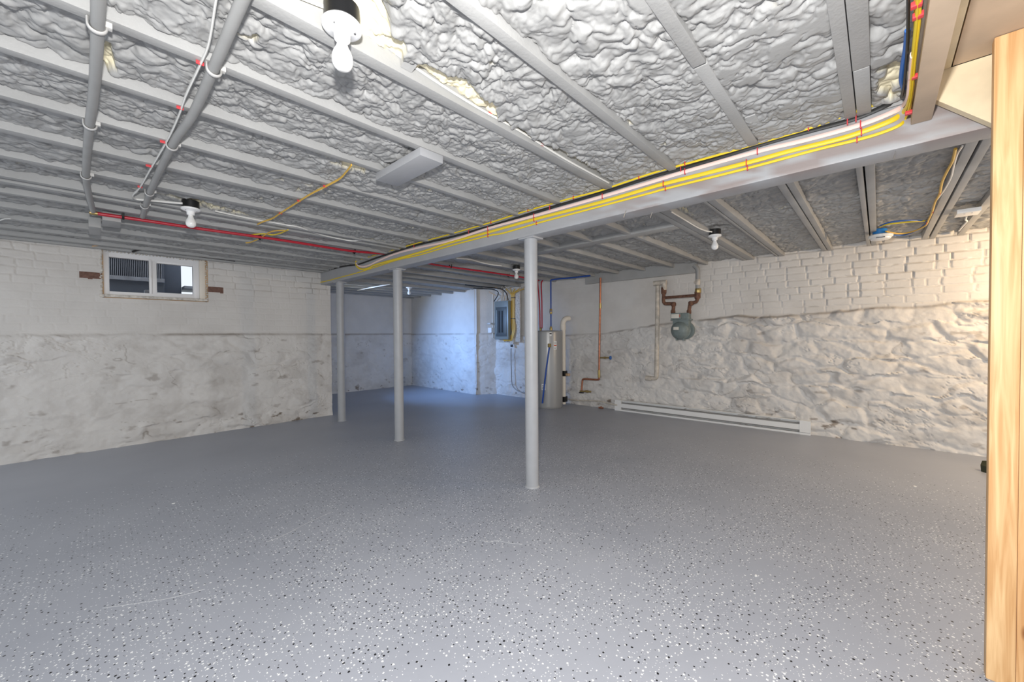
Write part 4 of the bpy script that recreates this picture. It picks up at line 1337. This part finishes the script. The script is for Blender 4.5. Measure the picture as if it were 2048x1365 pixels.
dl = part(ix, 'dial_plate', G().box((XM - 0.039, yc + 0.0, zc_ + 0.165), (XM - 0.035, yc + 0.105, zc_ + 0.222), 0.001), 'meter_dial')
part(ix, 'red_mark', G().box((XM - 0.039, yc - 0.014, zc_ + 0.175), (XM - 0.035, yc - 0.004, zc_ + 0.215), 0.001), 'dial_red')
part(t, 'badge', G().box((XM - 0.054, yc + 0.0, zc_ + 0.005), (XM - 0.047, yc + 0.07, zc_ + 0.045), 0.001), 'meter_dial')
for s in (-0.04, 0.05):
    part(t, 'foot', G().box((XM + 0.0, yc + s - 0.01, zc_ - 0.14), (XM + 0.06, yc + s + 0.01, zc_ - 0.11), 0.003), 'meter_grey')
XP = XM + 0.05
q = lambda x, y: at(x, y, X=XP)
for x in (1346, 1378):
    part(t, 'union', G().lathe(q(x, 628), [(0.028, 0), (0.030, 0.012), (0.030, 0.045), (0.024, 0.05)], n=12), 'rusty_iron')
t = thing('gas_pipe', 'rusty iron pipes bending down to the gas meter', 'pipe', q(1360, 600))
part(t, 'left_swing', G().tube([q(1346, 622), q(1347, 614), q(1345, 608.5), q(1338, 608), q(1330, 607.5), q(1327, 602), q(1327.5, 590), q(1328, 572)], 0.023, n=12, sub=3), 'rusty_iron')
part(t, 'right_swing', G().tube([q(1378, 622), q(1379.5, 612), q(1382, 606.5), q(1388, 605.5), q(1393, 603), q(1395, 596), q(1395.5, 586)], 0.023, n=12, sub=3), 'rusty_iron')
part(t, 'crossbar', G().tube([q(1328, 596), q(1393, 591)], 0.019, n=8, smooth=False), 'rusty_iron')
for ex, ey, pf in ((1347, 609, [(0.02, -0.03), (0.033, -0.02), (0.035, 0.0), (0.033, 0.02), (0.02, 0.03)]), (1382, 607, [(0.02, -0.03), (0.033, -0.02), (0.035, 0.0), (0.033, 0.02), (0.02, 0.03)]), (1327.5, 580, [(0.03, -0.06), (0.036, -0.04), (0.036, 0.02), (0.03, 0.05)]), (1395, 589, [(0.03, -0.06), (0.037, -0.05), (0.037, 0.03), (0.03, 0.05)])):
    part(t, 'elbow', G().lathe(q(ex, ey), pf, n=14), 'rusty_iron')
part(t, 'riser', G().tube([q(1395.5, 586), q(1395.5, 545), q(1394, 537), q(1388, 531)], 0.029, n=14, sub=3), 'grey_pipe_paint')
part(t, 'shutoff_valve', G().lathe(q(1395.5, 565), [(0.026, -0.045), (0.030, -0.035), (0.030, 0.035), (0.026, 0.045)], n=14).tube([q(1395.5, 565), q(1388, 564.5)], 0.012, n=8, smooth=False), 'old_pipe_paint')
part(t, 'bronze_union', G().lathe(q(1396, 582), [(0.036, -0.03), (0.040, -0.022), (0.040, 0.022), (0.036, 0.03)], n=8), 'brass')
t = thing('gas_pipe', 'long cream painted pipe hanging on the wall left of the gas meter', 'pipe', q(1313, 757))
part(t, 'tube', G().tube([q(1315.5, 572), q(1313, 752)], 0.030, n=16, smooth=False), 'old_pipe_paint')
part(t, 'top_tee', G().tube([q(1307.5, 567.5), q(1318, 566.5), q(1333, 565)], 0.034, n=14, smooth=False).lathe(q(1328.5, 572), [(0.034, -0.06), (0.036, 0.0), (0.036, 0.03), (0.03, 0.06)], n=14), 'old_pipe_paint')
part(t, 'bottom_elbow', G().tube([q(1313, 748), q(1312, 755), q(1307, 757), q(1296, 757)], 0.029, n=14, sub=3).lathe(q(1297, 757), [(0.034, -0.04), (0.036, 0), (0.034, 0.04)], axis=(0, 1, 0), n=14), 'old_pipe_paint')

# ------------------------------------------------------------------ baseboard heater
bA, bB = at(1233, 820, Z=0.0), at(1621, 870, Z=0.0)
bA[2] = bB[2] = 0
dv = (bB - bA) / np.linalg.norm(bB - bA)
nv = np.array([-dv[1], dv[0], 0])
if nv[0] > 0:
    nv = -nv                      # into the room
Lb = float(np.linalg.norm(bB - bA))
bA = bA + nv * 0.055
HB, DB = 0.165, 0.062
back = -nv


def bb(u0, u1, d0, d1, z0, z1, bev=0.002):
    p0 = bA + dv * u0 + back * d0
    g = G()
    vs_ = []
    for u in (u0, u1):
        for d_ in (d0, d1):
            for z in (z0, z1):
                vs_.append(bA + dv * u + back * d_ + np.array([0, 0, z]))
    g.add(vs_, [(0, 1, 3, 2), (4, 6, 7, 5), (0, 4, 5, 1), (2, 3, 7, 6), (0, 2, 6, 4), (1, 5, 7, 3)])
    return g


t = thing('baseboard_heater', 'long white electric baseboard heater at the foot of the right wall', 'heater', (bA + bB) / 2)
part(t, 'back_plate', bb(0, Lb, DB - 0.006, DB, 0.0, HB), 'baseboard_white')
part(t, 'top_hood', bb(0.0, Lb, 0.012, DB, HB - 0.008, HB), 'baseboard_white')
part(t, 'front_panel', bb(0.0, Lb, 0.0, 0.004, 0.055, HB - 0.048), 'baseboard_white')
part(t, 'bottom_lip', bb(0.0, Lb, 0.004, DB, 0.0, 0.022), 'baseboard_white')
part(t, 'fin_element', bb(0.08, Lb - 0.08, 0.018, DB - 0.01, 0.035, HB - 0.035), 'heater_fin')
part(t, 'end_cap', bb(-0.004, 0.10, -0.003, DB, 0.0, HB + 0.002), 'baseboard_white')
part(t, 'end_cap', bb(Lb - 0.10, Lb + 0.004, -0.003, DB, 0.028, HB + 0.002), 'baseboard_white')
part(t, 'end_cap', bb(Lb - 0.10, Lb + 0.004, -0.001, DB, 0.0, 0.024), 'baseboard_white')

# ------------------------------------------------------------------ smoke detector, boxes and cables on the right bay
sd = at(1761, 478, Z=2.065)
t = thing('smoke_detector', 'round white smoke detector under a blue box by the right wall', 'smoke detector', (sd[0], sd[1], 2.06))
part(t, 'body', G().lathe((sd[0], sd[1], 2.055), [(0.058, 0.0), (0.070, 0.006), (0.073, 0.018), (0.085, 0.024), (0.087, 0.040), (0.080, 0.046)], n=36), 'white_plastic')
part(t, 'vent_slot', G().box((sd[0] - 0.075, sd[1] - 0.03, 2.064), (sd[0] - 0.066, sd[1] + 0.03, 2.070)), 'label_ink')
single('ceiling_box', G().lathe((sd[0], sd[1] + 0.005, 2.102), [(0.044, 0), (0.050, 0.004), (0.050, 0.05), (0.046, 0.054)], n=20), 'blue_box', 'blue round electrical box holding the smoke detector', 'electrical box', (sd[0], sd[1], 2.102))
cable('electrical_cable', [(1772, 463), (1785, 466), (1800, 467.5), (1815, 466), (1830, 462), (1845, 455), (1853, 449), (1857, 440), (1864, 425), (1870, 405), (1879, 388), (1884, 365), (1893, 345), (1905, 322), (1911, 298)], 0.0065, 'amber_cable', 'amber cable looping from the smoke detector up the right joist', plane=dict(Z=2.115), staples=[(1853, 446), (1866, 424), (1880, 386)])
cable('electrical_cable', [(1760, 454), (1775, 449), (1800, 446), (1830, 443), (1850, 442)], 0.006, 'yellow_cable', 'upper yellow cable from the smoke detector to the joist', plane=dict(Z=2.125))
cable('electrical_cable', [(1760, 452), (1775, 446), (1800, 442), (1825, 441), (1853, 443), (1846, 452), (1830, 463), (1810, 470), (1790, 471), (1778, 469)], 0.006, 'blue_cable', 'blue cable looping beside the smoke detector', plane=dict(Z=2.128))
cable('electrical_cable', [(1853, 449), (1861, 430), (1868, 408), (1880, 392), (1890, 378), (1902, 355), (1907, 335), (1914, 310), (1925, 292)], 0.0045, 'white_cable', 'thin white cable along the right double joist', plane=dict(Z=2.122))
p0, p1 = at(1912, 429, Z=2.105), at(1966, 416, Z=2.105)
t = thing('cover_plate', 'white cover plate screwed across the rightmost joists', 'cover plate', (p0 + p1) / 2)
part(t, 'plate', G().box((p0[0] - 0.05, p1[1], 2.098), (p0[0] + 0.10, p0[1], 2.128), 0.003), 'white_plastic')
for f_ in (0.35, 0.65):
    part(t, 'screw', G().lathe((p0[0] - 0.01, p0[1] + (p1[1] - p0[1]) * f_, 2.097), [(0.005, -0.002), (0.006, 0.003)], n=8), 'steel')
cable('electrical_cable', [(1933, 433), (1931, 440), (1934, 443), (1926, 452), (1918, 462)], 0.006, 'white_cable', 'short pale cable below the white cover plate', plane=dict(Z=2.11))
# lamp cable of the bulb right of the beam
cable('electrical_cable', [(1343, 424), (1365, 437), (1395, 455), (1412, 462), (1424, 464)], (0.006, 0.003), 'white_cable', 'white cable feeding the bulb right of the beam', plane=dict(Z=2.118))
cable('electrical_cable', [(913, 517), (940, 519), (965, 526), (985, 530), (1003, 532)], (0.007, 0.003), 'white_cable', 'white cable feeding the bulb left of the nearest post', plane=dict(Z=2.12))
cable('electrical_cable', [(715, 581), (745, 575), (780, 569)], 0.010, 'white_cable', 'pale conduit under the joists of the recess beside the middle post', plane=dict(Z=2.06))
